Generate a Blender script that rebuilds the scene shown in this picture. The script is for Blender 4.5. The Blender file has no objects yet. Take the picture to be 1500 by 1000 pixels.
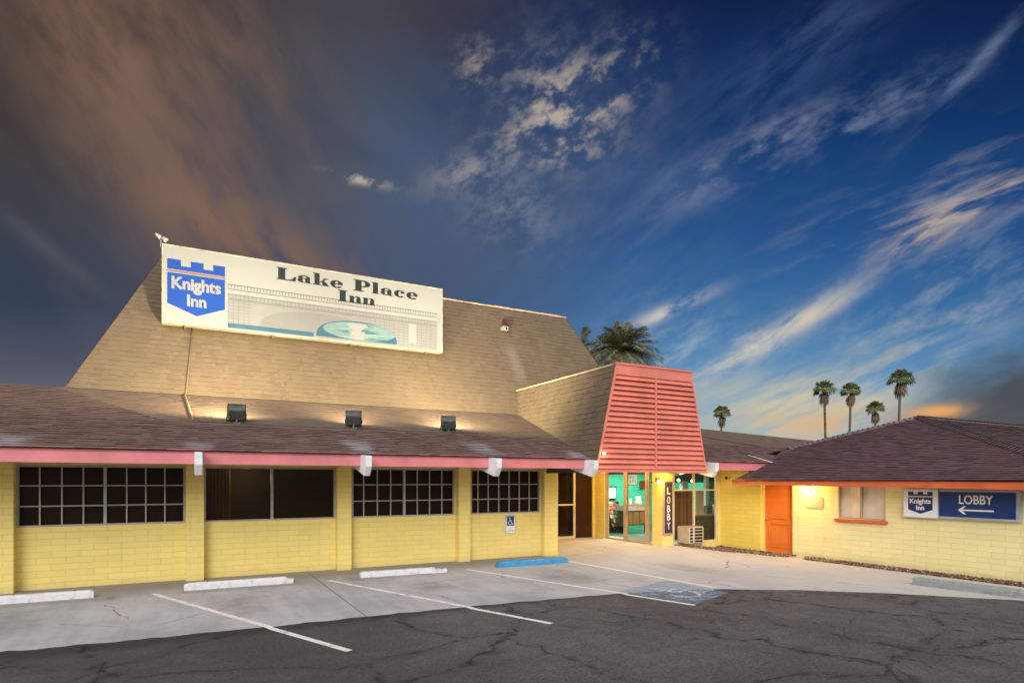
import bpy, bmesh, math, random
from mathutils import Vector, Matrix
from math import radians, sin, cos, tan, atan, pi

scn = bpy.context.scene
col = scn.collection
TH = radians(28.5)          # camera heading, measured from the facade's normal
FPX = 880.0                 # focal length in photo pixels (1500 wide)
HOR = 704.0                 # row of the horizon
CAM = Vector((0, 0, 2.1))
FWD = Vector((sin(TH), cos(TH), 0)); RGT = Vector((cos(TH), -sin(TH), 0)); UPV = Vector((0, 0, 1))

# ---------------------------------------------------------------- camera
cd = bpy.data.cameras.new('camera'); cam = bpy.data.objects.new('camera', cd); col.objects.link(cam)
cam.location = CAM
cam.rotation_euler = (radians(90), 0, -TH)
cd.sensor_width = 36; cd.lens = 36 * FPX / 1500; cd.shift_y = (HOR - 500) / 1500
cd.clip_end = 3000; cd.clip_start = 0.05
scn.camera = cam
scn.view_settings.view_transform = 'Standard'; scn.view_settings.look = 'None'
scn.view_settings.exposure = 0; scn.view_settings.gamma = 1
scn.view_settings.use_curve_mapping = False
scn.cycles.max_bounces = 8
scn.cycles.sample_clamp_indirect = 6

def lin(c):
    return tuple(((x / 255) / 12.92 if x / 255 <= 0.04045 else (((x / 255) + .055) / 1.055) ** 2.4) for x in c)

# ---------------------------------------------------------------- world: a dusk sky
world = bpy.data.worlds.new('World'); scn.world = world; world.use_nodes = True
WT = world.node_tree
for n in list(WT.nodes): WT.nodes.remove(n)

class S:
    """a value socket of a node tree with arithmetic"""
    tree = WT
    def __init__(s, k): s.k = k
    @staticmethod
    def op(o, *a, clamp=False):
        n = S.tree.nodes.new('ShaderNodeMath'); n.operation = o; n.use_clamp = clamp
        for i, x in enumerate(a):
            if isinstance(x, S): S.tree.links.new(x.k, n.inputs[i])
            else: n.inputs[i].default_value = x
        return S(n.outputs[0])
    def __add__(s, o): return S.op('ADD', s, o)
    __radd__ = __add__
    def __sub__(s, o): return S.op('SUBTRACT', s, o)
    def __rsub__(s, o): return S.op('SUBTRACT', o, s)
    def __mul__(s, o): return S.op('MULTIPLY', s, o)
    __rmul__ = __mul__
    def __truediv__(s, o): return S.op('DIVIDE', s, o)
    def clamp(s): return S.op('ADD', s, 0.0, clamp=True)
    def max(s, o): return S.op('MAXIMUM', s, o)
    def min(s, o): return S.op('MINIMUM', s, o)
def sstep(x, a, b):
    n = S.tree.nodes.new('ShaderNodeMapRange'); n.interpolation_type = 'SMOOTHSTEP'
    S.tree.links.new(x.k, n.inputs['Value'])
    n.inputs['From Min'].default_value = a; n.inputs['From Max'].default_value = b
    if a > b:
        n.inputs['From Min'].default_value = b; n.inputs['From Max'].default_value = a
        n.inputs['To Min'].default_value = 1; n.inputs['To Max'].default_value = 0
    return S(n.outputs['Result'])
def comb(x, y, z=0.0):
    n = S.tree.nodes.new('ShaderNodeCombineXYZ')
    for i, v in enumerate((x, y, z)):
        if isinstance(v, S): S.tree.links.new(v.k, n.inputs[i])
        else: n.inputs[i].default_value = v
    return n.outputs[0]
def noise(vec, scale, detail=6, rough=.55, dist=0.0):
    n = S.tree.nodes.new('ShaderNodeTexNoise'); n.inputs['Scale'].default_value = scale
    n.inputs['Detail'].default_value = detail; n.inputs['Roughness'].default_value = rough
    n.inputs['Distortion'].default_value = dist
    S.tree.links.new(vec, n.inputs['Vector'])
    return S(n.outputs['Fac'])
def mixc(a, b, f):
    n = S.tree.nodes.new('ShaderNodeMix'); n.data_type = 'RGBA'; n.clamp_factor = True
    for k, x in ((6, a), (7, b)):
        if isinstance(x, tuple): n.inputs[k].default_value = (*x[:3], 1)
        else: S.tree.links.new(x, n.inputs[k])
    if isinstance(f, S): S.tree.links.new(f.k, n.inputs[0])
    else: n.inputs[0].default_value = f
    return n.outputs[2]
def ramp(x, stops):
    n = S.tree.nodes.new('ShaderNodeValToRGB'); S.tree.links.new(x.k, n.inputs[0])
    e = n.color_ramp.elements
    while len(e) > 1: e.remove(e[0])
    e[0].position = stops[0][0]; e[0].color = (*stops[0][1], 1)
    for p, c in stops[1:]:
        q = e.new(p); q.color = (*c, 1)
    return n.outputs[0]

tc = WT.nodes.new('ShaderNodeTexCoord')
def dotd(v):
    n = WT.nodes.new('ShaderNodeVectorMath'); n.operation = 'DOT_PRODUCT'
    WT.links.new(tc.outputs['Generated'], n.inputs[0]); n.inputs[1].default_value = v
    return S(n.outputs['Value'])
dF, dR, dZ = dotd(FWD), dotd(RGT), dotd(UPV)
den = dF.max(0.08)
U = 7.5 + 8.8 * (dR / den)            # bearing and height of a direction, in hundreds of units
V = 7.04 - 8.8 * (dZ / den)
U = U.max(-20.0).min(35.0); V = V.max(-20.0).min(12.0)

def rot(cx, cy, ang):
    a = radians(ang); du, dv = U - cx, V - cy
    return du * cos(a) + dv * sin(a), dv * cos(a) - du * sin(a)
def blob(cx, cy, ax, ay, ang=0):
    x, y = rot(cx, cy, ang)
    x, y = x / ax, y / ay
    return S.op('EXPONENT', -1.0 * (x * x + y * y))
def streak_noise(ang, sx, sy, seed, detail=7, rough=.6, warp=0.15):
    x, y = rot(0, 0, ang)
    return noise(comb(x * sx, y * sy, seed), 1.0, detail, rough, warp)

n_soft = streak_noise(-30, .28, .55, 3.1, 5, .5, .2)
n_soft2 = streak_noise(45, .22, .6, 9.7, 5, .5, .2)
right_c = ramp(V / 8.0, [(0.0, lin((14, 32, 72))), (.22, lin((16, 52, 102))), (.42, lin((34, 80, 136))), (.56, lin((58, 108, 160))),
                         (.68, lin((92, 142, 184))), (.78, lin((150, 176, 188))), (.86, lin((206, 196, 160))), (1, lin((180, 150, 110)))])
left_c = ramp(V / 8.0, [(0.0, lin((70, 64, 66))), (.2, lin((66, 72, 84))), (.4, lin((62, 74, 92))), (.55, lin((60, 72, 92))),
                        (.66, lin((84, 88, 106))), (.75, lin((108, 108, 116))), (1, lin((110, 100, 90)))])
wr = sstep(U + (n_soft - .5) * 3.0 + (V - 3.0) * -.15, 5.0, 10.0)
sky = mixc(left_c, right_c, wr)
# grey-blue haze patch over the middle
sky = mixc(sky, lin((74, 92, 122)), (blob(6.6, 2.8, 2.2, 2.6) * sstep(n_soft2, .35, .7) * .7))
# brown murk in the upper corner, orange streaks running down to the ridge
sky = mixc(sky, lin((62, 56, 54)), (blob(.4, .8, 2.6, 3.0) * 1.0).clamp())
ns = streak_noise(56, .55, 1.7, 21.3, 8, .58, .2)
ns2 = streak_noise(58, .3, .5, 4.3, 4, .45, .3)
m = (blob(2.2, 1.8, 2.9, .95, 54) * .75 + blob(3.7, 3.5, 1.9, .5, 26) * .8 + blob(3.0, .4, 1.9, .8, 38) * .55 + blob(1.2, .5, 2.0, .8, 60) * .3)
sky = mixc(sky, lin((140, 106, 84)), (m * sstep(ns, .18, .74)).clamp())
sky = mixc(sky, lin((100, 88, 84)), (blob(2.9, 2.6, 3.2, 1.9, 50) * sstep(ns, .3, .75) * .6).clamp())
sky = mixc(sky, lin((100, 96, 98)), (blob(.7, 3.65, 1.0, .13, 38) * .5 + blob(5.0, 3.0, .9, .5, 10) * .45 * sstep(n_soft, .3, .7)).clamp())
sky = mixc(sky, lin((44, 60, 82)), (blob(.5, 4.0, 1.6, .9, 30) * sstep(n_soft2, .35, .65) * .6).clamp())
# dappled bright clouds near the top
npf = streak_noise(-35, 2.6, 3.4, 5.5, 9, .62, .12)
sky = mixc(sky, lin((112, 118, 132)), (blob(8.3, 1.6, 1.2, 1.1, -35) * sstep(npf, .3, .7) * .55).clamp())
mp = blob(8.8, 1.3, .75, .42, -40) + blob(8.1, 1.55, .55, .6, -20) + blob(8.0, 2.1, .75, .28, 0) + blob(7.0, .95, .3, .35, 20) * .5
sky = mixc(sky, lin((186, 172, 158)), (sstep(npf, .46, .68) * mp * .85).clamp())
sky = mixc(sky, lin((166, 158, 154)), (blob(6.9, 2.5, .65, .22, -18) * sstep(npf, .36, .6) * .75).clamp())
sky = mixc(sky, lin((150, 150, 158)), (blob(7.5, 3.1, .5, .7, -60) * sstep(npf, .4, .65) * .6).clamp())
sky = mixc(sky, lin((190, 180, 160)), (blob(5.25, 2.63, .42, .07, 12) * sstep(npf, .45, .6) * .9).clamp())
# thin streak climbing to the upper corner
nq = streak_noise(-38, .7, 2.8, 14.4, 9, .62, .12)
nq2 = streak_noise(-22, .55, 3.0, 33.0, 9, .6, .12)
nq3 = streak_noise(-30, .9, 2.2, 51.0, 9, .62, .15)
sky = mixc(sky, lin((112, 130, 162)), (blob(14.3, .95, 1.4, .10, -48) * sstep(nq, .36, .68) * .7).clamp())
sky = mixc(sky, lin((128, 142, 168)), (blob(12.6, 1.75, 1.5, .3, -26) * sstep(nq3, .43, .7) * .65).clamp())
sky = mixc(sky, lin((140, 148, 168)), (blob(10.9, 2.3, 1.3, .3, -30) * sstep(nq3, .38, .66) * .9).clamp())
sky = mixc(sky, lin((70, 92, 130)), (blob(11.7, .8, 1.8, .5, -38) * sstep(nq, .35, .7) * .6).clamp())
sky = mixc(sky, lin((96, 116, 150)), (blob(9.2, 3.2, 1.6, 1.0, -40) * sstep(nq, .35, .75) * .5).clamp())
# broad cirrus
sky = mixc(sky, lin((160, 162, 168)), (blob(13.9, 2.95, 2.3, .55, -20) * sstep(nq2, .46, .76) * .7).clamp())
sky = mixc(sky, lin((214, 192, 164)), (blob(14.2, 3.0, 1.5, .16, -24) * sstep(nq2, .42, .64) * .75 + blob(13.6, 3.45, .8, .16, -28) * sstep(nq, .38, .6) * .8).clamp())
sky = mixc(sky, lin((200, 196, 186)), (blob(11.1, 5.05, 1.3, .2, -31) * sstep(nq3, .38, .6)).clamp())
sky = mixc(sky, lin((206, 198, 182)), (blob(11.7, 4.7, .8, .13, -28) * sstep(nq, .3, .55)).clamp())
sky = mixc(sky, lin((206, 200, 190)), (blob(9.8, 4.55, .6, .09, -24) * sstep(nq3, .34, .54)).clamp())
sky = mixc(sky, lin((176, 188, 196)), (blob(9.8, 5.2, .9, .7, -20) * sstep(nq3, .44, .7) * .6).clamp())
sky = mixc(sky, lin((176, 182, 182)), (blob(13.6, 4.8, 1.9, 1.0, -35) * sstep(nq3, .45, .74) * .55).clamp())
sky = mixc(sky, lin((216, 204, 168)), (blob(11.9, 5.95, 1.6, .5, 0) * sstep(nq2, .3, .64) * .85).clamp())
sky = mixc(sky, lin((206, 196, 164)), (blob(13.0, 5.4, 1.7, .4, -24) * sstep(nq2, .42, .7) * .55).clamp())
# dark bank low in the corner with an orange rim
nd = streak_noise(-15, .5, 1.3, 71.0, 7, .55, .15)
sky = mixc(sky, lin((74, 76, 80)), (sstep(U + (V - 5.6) * 1.0 + (nd - .5) * 1.6, 13.2, 14.8) * sstep(V + (nd - .5) * 1.0, 4.7, 5.6) * .95).clamp())
sky = mixc(sky, lin((228, 168, 104)), (blob(13.75, 6.02, .42, .09, -4) * sstep(nd, .36, .5) + blob(12.3, 6.2, 1.3, .22, 0) * .6 * sstep(nq2, .35, .6)).clamp())
sky = mixc(sky, lin((78, 98, 132)), (blob(7.2, 3.2, 2.2, 1.6, -20) * .35).clamp())
front = sky

# the clear bright western sky behind the camera (this is what lights the place)
nish = WT.nodes.new('ShaderNodeTexSky'); nish.sky_type = 'NISHITA'; nish.sun_disc = False
SUN_EL, SUN_AZ = radians(24), TH + radians(180 + 5)      # azimuth from +Y, clockwise
nish.sun_elevation = SUN_EL; nish.sun_rotation = SUN_AZ
BACK = 1.3
glow = mixc(lin((60, 48, 40)), (1.0 * BACK, .95 * BACK, .96 * BACK), sstep(dZ, .06, .34))
back = sstep(dF * -1.0 + dZ * .25, .0, .55)
tot = mixc(front, glow, back)
tot = mixc(tot, lin((40, 36, 34)), sstep(dZ, 0.0, -.04))
bg = WT.nodes.new('ShaderNodeBackground'); WT.links.new(tot, bg.inputs[0]); bg.inputs[1].default_value = 1.0
bg2 = WT.nodes.new('ShaderNodeBackground'); WT.links.new(nish.outputs[0], bg2.inputs[0])
S_back = back * .05
WT.links.new(S_back.k, bg2.inputs[1])
ad = WT.nodes.new('ShaderNodeAddShader'); WT.links.new(bg.outputs[0], ad.inputs[0]); WT.links.new(bg2.outputs[0], ad.inputs[1])
wo = WT.nodes.new('ShaderNodeOutputWorld'); WT.links.new(ad.outputs[0], wo.inputs[0])

sd = bpy.data.lights.new('sun', 'SUN'); sd.energy = 1.6; sd.angle = radians(34); sd.color = (1, .97, .93)
sun = bpy.data.objects.new('sun', sd); col.objects.link(sun)
sdir = Vector((sin(SUN_AZ) * cos(SUN_EL), cos(SUN_AZ) * cos(SUN_EL), sin(SUN_EL)))
sun.rotation_euler = sdir.to_track_quat('Z', 'Y').to_euler()
sun.location = (0, -5, 20)

# ---------------------------------------------------------------- picture <-> place
def ray(u, v): return FWD + RGT * ((u - 750) / FPX) + UPV * ((HOR - v) / FPX)
def on_y(u, v, y): r = ray(u, v); return CAM + r * (y / r.y)
def on_x(u, v, x): r = ray(u, v); return CAM + r * (x / r.x)
def on_z(u, v, z=0.0): r = ray(u, v); return CAM + r * ((z - CAM.z) / r.z)
def X_at(u, y): return on_y(u, HOR, y).x
def Y_at(u, x): return on_x(u, HOR, x).y

# ---------------------------------------------------------------- mesh building
class MB:
    def __init__(s): s.v = []; s.f = []; s.mi = []; s.sm = []
    def face(s, pts, m=0, smooth=False):
        b = len(s.v); s.v += [Vector(p) for p in pts]; s.f.append(tuple(range(b, b + len(pts)))); s.mi.append(m); s.sm.append(smooth)
    def raw(s, vs, fs, m=0, smooth=False):
        b = len(s.v); s.v += [Vector(p) for p in vs]
        for f in fs: s.f.append(tuple(b + i for i in f)); s.mi.append(m); s.sm.append(smooth)
    def box(s, x0, x1, y0, y1, z0, z1, m=0, M=None):
        vs = [Vector((x, y, z)) for x in (x0, x1) for y in (y0, y1) for z in (z0, z1)]
        if M is not None: vs = [M @ p for p in vs]
        s.raw(vs, [(0, 1, 3, 2), (4, 6, 7, 5), (0, 4, 5, 1), (2, 3, 7, 6), (0, 2, 6, 4), (1, 5, 7, 3)], m)
    def prism(s, pts, ext, m=0):
        """closed polygon pts extruded along ext"""
        n = len(pts); e = Vector(ext); a = [Vector(p) for p in pts]; b = [p + e for p in a]
        s.raw(a + b, [tuple(range(n)), tuple(range(2 * n - 1, n - 1, -1))] + [(i, (i + 1) % n, n + (i + 1) % n, n + i) for i in range(n)], m)
    def tube(s, path, r, n=8, m=0, smooth=True, cap=True):
        path = [Vector(p) for p in path]; rings = []
        rs = r if isinstance(r, (list, tuple)) else [r] * len(path)
        for i, p in enumerate(path):
            d = (path[min(i + 1, len(path) - 1)] - path[max(i - 1, 0)]).normalized()
            a = d.cross(Vector((0, 0, 1)) if abs(d.z) < .9 else Vector((1, 0, 0))).normalized(); b = d.cross(a)
            rings.append([p + (a * cos(2 * pi * k / n) + b * sin(2 * pi * k / n)) * rs[i] for k in range(n)])
        base = len(s.v)
        for rg in rings: s.v += rg
        for i in range(len(rings) - 1):
            for k in range(n):
                s.f.append((base + i * n + k, base + i * n + (k + 1) % n, base + (i + 1) * n + (k + 1) % n, base + (i + 1) * n + k)); s.mi.append(m); s.sm.append(smooth)
        if cap:
            s.f.append(tuple(base + k for k in range(n))[::-1]); s.mi.append(m); s.sm.append(False)
            s.f.append(tuple(base + (len(rings) - 1) * n + k for k in range(n))); s.mi.append(m); s.sm.append(False)
    def build(s, name, mats, parent=None, origin=(0, 0, 0), recalc=True, bevel=0):
        org = WLOC[parent.name] if parent is not None else Vector(origin)
        me = bpy.data.meshes.new(name)
        me.from_pydata([p - org for p in s.v], [], s.f)
        for m in (mats if isinstance(mats, (list, tuple)) else [mats]): me.materials.append(m)
        for i, p in enumerate(me.polygons): p.material_index = s.mi[i]; p.use_smooth = s.sm[i]
        bm = bmesh.new(); bm.from_mesh(me)
        if bevel:
            bmesh.ops.remove_doubles(bm, verts=bm.verts, dist=1e-5)
            bmesh.ops.recalc_face_normals(bm, faces=bm.faces)
            bmesh.ops.bevel(bm, geom=bm.edges[:], offset=bevel, segments=2, affect='EDGES', clamp_overlap=True)
        elif recalc: bmesh.ops.recalc_face_normals(bm, faces=bm.faces)
        uv = bm.loops.layers.uv.new('UVMap')
        for f in bm.faces:
            n = f.normal
            if abs(n.z) > .97: t, b = Vector((1, 0, 0)), Vector((0, 1, 0))
            else:
                t = Vector((0, 0, 1)).cross(n).normalized(); b = n.cross(t)
                if abs(t.x) > abs(t.y): t = t if t.x > 0 else -t
                else: t = t if t.y > 0 else -t
            for l in f.loops:
                p = l.vert.co + org; l[uv].uv = (p.dot(t), p.dot(b))
        bm.to_mesh(me); bm.free()
        o = bpy.data.objects.new(name, me); col.objects.link(o)
        if parent is not None: o.parent = parent; WLOC[o.name] = org
        else: o.location = org; WLOC[o.name] = org
        return o
WLOC = {}
def tag(o, label=None, cat=None, group=None, kind=None):
    if label: o['label'] = label
    if cat: o['category'] = cat
    if group: o['group'] = group
    if kind: o['kind'] = kind
    return o
def empty(name, loc, label=None, cat=None, group=None):
    o = bpy.data.objects.new(name, None); col.objects.link(o); o.location = loc; o.empty_display_size = .2
    WLOC[o.name] = Vector(loc); return tag(o, label, cat, group)
def dup(root, loc, label=None, rz=0.0):
    c = root.copy(); col.objects.link(c); c.location = loc; c.rotation_euler.z = rz
    WLOC[c.name] = Vector(loc)
    if label: c['label'] = label
    for ch in list(root.children):
        d = ch.copy(); col.objects.link(d); d.parent = c
        for g in ch.children:
            e = g.copy(); col.objects.link(e); e.parent = d
    return c

# ---------------------------------------------------------------- materials
def newmat(name):
    m = bpy.data.materials.new(name); m.use_nodes = True; S.tree = m.node_tree
    p = m.node_tree.nodes['Principled BSDF']; return m, m.node_tree, p
def setin(p, k, v):
    if isinstance(v, S): S.tree.links.new(v.k, p.inputs[k])
    elif isinstance(v, (tuple, list)): p.inputs[k].default_value = (*v[:3], 1)
    elif isinstance(v, (int, float)): p.inputs[k].default_value = v
    else: S.tree.links.new(v, p.inputs[k])
def bump(p, h, strength=.5, dist=.01, prev=None):
    b = S.tree.nodes.new('ShaderNodeBump'); b.inputs['Strength'].default_value = strength; b.inputs['Distance'].default_value = dist
    S.tree.links.new(h.k, b.inputs['Height'])
    if prev: S.tree.links.new(prev.outputs[0], b.inputs['Normal'])
    S.tree.links.new(b.outputs[0], p.inputs['Normal']); return b
def uvn():
    n = S.tree.nodes.new('ShaderNodeUVMap'); n.uv_map = 'UVMap'; return n.outputs[0]
def objn():
    n = S.tree.nodes.new('ShaderNodeNewGeometry'); return n.outputs['Position']
def sep(vec):
    n = S.tree.nodes.new('ShaderNodeSeparateXYZ'); S.tree.links.new(vec, n.inputs[0]); return S(n.outputs[0]), S(n.outputs[1]), S(n.outputs[2])
def paint(name, c, rough=.5, var=.08, nscale=2.5, bmp=.15, spec=.4, dirt=None, metal=0):
    m, t, p = newmat(name)
    pos = objn(); n1 = noise(pos, nscale, 6, .6); n2 = noise(pos, nscale * 14, 3, .5)
    lo = tuple(max(0, x * (1 - var * 1.6)) for x in c); hi = tuple(min(1, x * (1 + var)) for x in c)
    cc = mixc(lo, hi, sstep(n1, .3, .7))
    if dirt: cc = mixc(cc, dirt, sstep(n2 * .5 + n1 * .5, .56, .72) * .6)
    setin(p, 'Base Color', cc); setin(p, 'Roughness', rough); p.inputs['Specular IOR Level'].default_value = spec; p.inputs['Metallic'].default_value = metal
    if bmp: bump(p, n2, bmp, .004)
    return m
def block_wall(name, c, bw=.458, rh=.1226, off=.5):
    m, t, p = newmat(name)
    b = t.nodes.new('ShaderNodeTexBrick'); t.links.new(uvn(), b.inputs['Vector'])
    b.offset = off; b.inputs['Scale'].default_value = 1
    b.inputs['Brick Width'].default_value = bw; b.inputs['Row Height'].default_value = rh
    b.inputs['Mortar Size'].default_value = .005; b.inputs['Mortar Smooth'].default_value = .6
    b.inputs['Color1'].default_value = (*[x * .965 for x in c], 1); b.inputs['Color2'].default_value = (*[min(1, x * 1.03) for x in c], 1)
    b.inputs['Mortar'].default_value = (*[x * .78 for x in c], 1)
    pos = objn(); n1 = noise(pos, 1.1, 5, .6); n2 = noise(pos, 30, 4, .6)
    cc = mixc(b.outputs['Color'], tuple(x * .8 for x in c), sstep(n1, .45, .8) * .35)
    x, y, z = sep(pos)
    cc = mixc(cc, (.42, .33, .17), sstep(z + (n1 - .5) * .35, .2, -.02) * .35)
    drip = noise(comb(x * 5.0, y * 5.0, z * .45), 1.0, 5, .6)
    cc = mixc(cc, tuple(v * .72 for v in c), sstep(drip, .56, .72) * .35)
    setin(p, 'Base Color', cc); setin(p, 'Roughness', .62); p.inputs['Specular IOR Level'].default_value = .3
    h = S(b.outputs['Fac']) * -1.0 + n2 * .12
    bump(p, h, .6, .005); return m
def shingle(name, c1, c2, c3, stains=()):
    m, t, p = newmat(name)
    pos = objn(); uv = uvn(); ux, uy, uz = sep(uv)
    rnd = t.nodes.new('ShaderNodeTexWhiteNoise'); rnd.noise_dimensions = '3D'
    cx = S.op('FLOOR', ux / .22 + S.op('FLOOR', uy / .14) * .37); cy = S.op('FLOOR', uy / .14)
    t.links.new(comb(cx, cy, 0.0), rnd.inputs['Vector'])
    r = S(rnd.outputs['Value'])
    n1 = noise(pos, .55, 5, .6); n2 = noise(pos, 90, 3, .7); n3 = noise(pos, 2.2, 5, .6)
    cc = mixc(c1, c2, r)
    cc = mixc(cc, c3, sstep(n1 * .6 + n3 * .4 + (r - .5) * .12, .45, .62) * .7)
    cc = mixc(cc, tuple(x * 1.9 for x in c2), sstep(n2, .58, .8) * .4)
    cc = mixc(cc, tuple(x * .4 for x in c1), sstep(n2, .42, .2) * .5)
    for (a, bb, w, colr, k) in stains:       # streaks between two points of the place
        A = Vector(a); B = Vector(bb); L = (B - A).length; d = (B - A) / L
        v = t.nodes.new('ShaderNodeVectorMath'); v.operation = 'SUBTRACT'; t.links.new(pos, v.inputs[0]); v.inputs[1].default_value = A
        dt = t.nodes.new('ShaderNodeVectorMath'); dt.operation = 'DOT_PRODUCT'; t.links.new(v.outputs[0], dt.inputs[0]); dt.inputs[1].default_value = d
        al = S(dt.outputs['Value'])
        ln = t.nodes.new('ShaderNodeVectorMath'); ln.operation = 'LENGTH'; t.links.new(v.outputs[0], ln.inputs[0]); le = S(ln.outputs['Value'])
        per = S.op('SQRT', (le * le - al * al).max(0.0))
        mk = sstep(per + (n3 - .5) * w * 1.2, w, w * .15) * sstep(al, -.1, .5) * sstep(al, L + .2, L * .6)
        cc = mixc(cc, colr, mk * k * (.4 + n2 * .9))
    setin(p, 'Base Color', cc); setin(p, 'Roughness', .9); p.inputs['Specular IOR Level'].default_value = .15
    bump(p, n2, .5, .004); return m
def glassm(name, c, alpha, rough=.04, spec=.6):
    m, t, p = newmat(name); setin(p, 'Base Color', c); setin(p, 'Roughness', rough); p.inputs['Alpha'].default_value = alpha
    p.inputs['Specular IOR Level'].default_value = spec; return m
def emis(name, c, e, base=None):
    m, t, p = newmat(name); setin(p, 'Base Color', base or c); setin(p, 'Emission Color', c); p.inputs['Emission Strength'].default_value = e
    setin(p, 'Roughness', .5); return m

YEL = (.84, .68, .225)
M = {}
M['yellow'] = block_wall('yellow_block', YEL)
M['yellow_long'] = block_wall('yellow_block_wing', (.84, .76, .38), .5, .1226)
M['yellow_gold'] = block_wall('yellow_block_corner', (.86, .68, .14), .5, .1226)
M['yellow_paint'] = paint('yellow_paint', (.82, .66, .22), .5)
M['pink'] = paint('pink_trim', lin((214, 128, 132)), .5, .1, 1.3, .15, .4, dirt=lin((186, 112, 116)))
M['pink_slat'] = paint('pink_slat', lin((222, 130, 112)), .45, .1, 1.6, .2, .4, dirt=lin((196, 104, 90)))
M['orange'] = paint('orange_trim', lin((208, 104, 64)), .42, .08, 1.5, .08)
M['door_orange'] = paint('door_orange', lin((224, 124, 46)), .5, .05, 2, .05)
sh = ((.125, .070, .062), (.19, .122, .108), (.165, .112, .078))
M['shingle_low'] = shingle('shingle_low', *sh, stains=[
    ((3.2, 13.3, 3.02), (3.25, 12.25, 2.66), .42, (.40, .38, .40), .8), ((6.1, 13.5, 3.05), (6.2, 12.25, 2.66), .5, (.36, .34, .36), .7),
    ((-2.6, 13.0, 2.9), (-2.6, 12.2, 2.66), .5, (.40, .38, .40), .7), ((8.6, 13.0, 2.9), (8.7, 12.2, 2.66), .35, (.4, .38, .4), .8), ((.2, 12.9, 2.9), (.2, 12.25, 2.66), .35, (.36, .34, .36), .6)])
M['shingle_up'] = shingle('shingle_up', (.114, .086, .060), (.146, .110, .078), (.128, .098, .066), stains=[
    (tuple(on_y(744, 500, 18.0)), tuple(on_y(764, 566, 17.3)), .36, (.30, .28, .24), .3)])
M['shingle_flood_wash'] = shingle('shingle_flood_wash', (.125, .088, .068), (.165, .120, .092), (.15, .11, .078))  # low-roof shingle with the floodlight wash put into its colour
M['shingle_wing'] = shingle('shingle_wing', (.092, .052, .058), (.135, .082, .086), (.112, .066, .060))
M['edge'] = paint('shingle_edge_shadow_line', (.018, .013, .013), .9, .3, 9, .2)  # near-black cut edge, also painted in for the courses' shadow lines
M['cap_shingle'] = paint('cap_shingle', (.17, .115, .125), .9, .25, 5, .3)
M['cap'] = paint('pale_cap', (.42, .33, .23), .7, .15, 4, .2)
M['white'] = paint('white_paint', (.74, .76, .78), .5, .07, 5, .15, dirt=(.5, .45, .4))
M['alu'] = paint('aluminium_frame', (.42, .38, .36), .4, .08, 4, .05, .5)
M['alu_warm'] = paint('bronze_frame', (.46, .36, .26), .4, .1, 4, .05, .5)
M['cream'] = paint('cream_frame', (.72, .6, .42), .45)
M['screen'] = glassm('dark_screened_glass', (.016, .010, .006), 1.0, .22, .12)
M['brown_glass'] = glassm('brown_tinted_glass', (.020, .013, .006), .62, .10, .25)
M['glass'] = glassm('clear_glass', (.02, .03, .03), .16, .03, .8)
M['dark'] = paint('dark_interior', (.012, .009, .008), .8, 0.3)
M['maroon'] = paint('maroon_panel', (.035, .008, .006), .3, .3, 2, 0)
M['teal'] = paint('teal_wall', (.05, .55, .36), .6, .06, 2, .05)
M['soffit'] = paint('soffit_paint', (.62, .48, .22), .6, .1)
M['metal_dark'] = paint('floodlight_metal', (.10, .11, .10), .45, .25, 9, .1, .5)
M['metal'] = paint('galvanised_metal', (.4, .4, .4), .4, .15, 9, .1, .5, metal=.4)
M['lens'] = emis('flood_lens', (1, .86, .6), 5.0)
M['bulb'] = emis('bulb_glow', (1, .80, .42), 24.0)
M['bulb2'] = emis('bulb_warm', (1, .82, .45), 14.0)
M['brown'] = paint('brown_wood', (.13, .045, .018), .5, .3, 3, .1)
M['olive'] = paint('olive_panel', (.07, .055, .02), .5, .3, 12, .1)
M['navy'] = paint('navy_panel', lin((28, 58, 116)), .35, .06, 1.5, .03)
M['logo_blue'] = paint('logo_blue', (.004, .04, .26), .4, .03, 2, 0)
M['logo_navy'] = paint('logo_navy', lin((26, 52, 112)), .4, .03, 2, 0)
M['orange_line'] = paint('logo_orange', lin((226, 104, 62)), .4, .03, 2, 0)
M['sign_cream'] = paint('sign_cream', (.225, .238, .25), .4, .02, .7, .02)
M['letter_dark'] = paint('letter_dark', (.045, .06, .05), .5, .2, 3, 0)
M['letter_white'] = paint('letter_white', (.82, .82, .8), .4, .02, 3, 0)
M['sign_purple'] = paint('sign_purple', (.05, .03, .045), .4, .2, 3, 0)
M['sign_frame'] = paint('sign_frame', (.34, .31, .26), .45, .2, 4, .1)

# ================================================================ GROUND
EDGE = [(-26, 9.9), (-12, 9.6), (-2, 9.42), (.92, 9.24), (3, 9.2), (4.94, 9.08), (7, 8.86), (8.2, 8.6), (9.14, 8.26), (10.3, 7.5), (11.46, 6.5), (12.88, 4.98), (13.6, 4.0), (15.5, 1.6)]
def edge_y(x):
    for (a, b), (c, d) in zip(EDGE, EDGE[1:]):
        if a <= x <= c: return b + (d - b) * (x - a) / (c - a)
    return EDGE[-1][1]
def ss(t): t = max(0, min(1, t)); return t * t * (3 - 2 * t)
def gz(x, y):
    return .16 * ss((y - 11.0) / 2.4) * ss((x - 9.2) / 1.8) * (1 - ss((x - 13.0) / 1.4))

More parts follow.
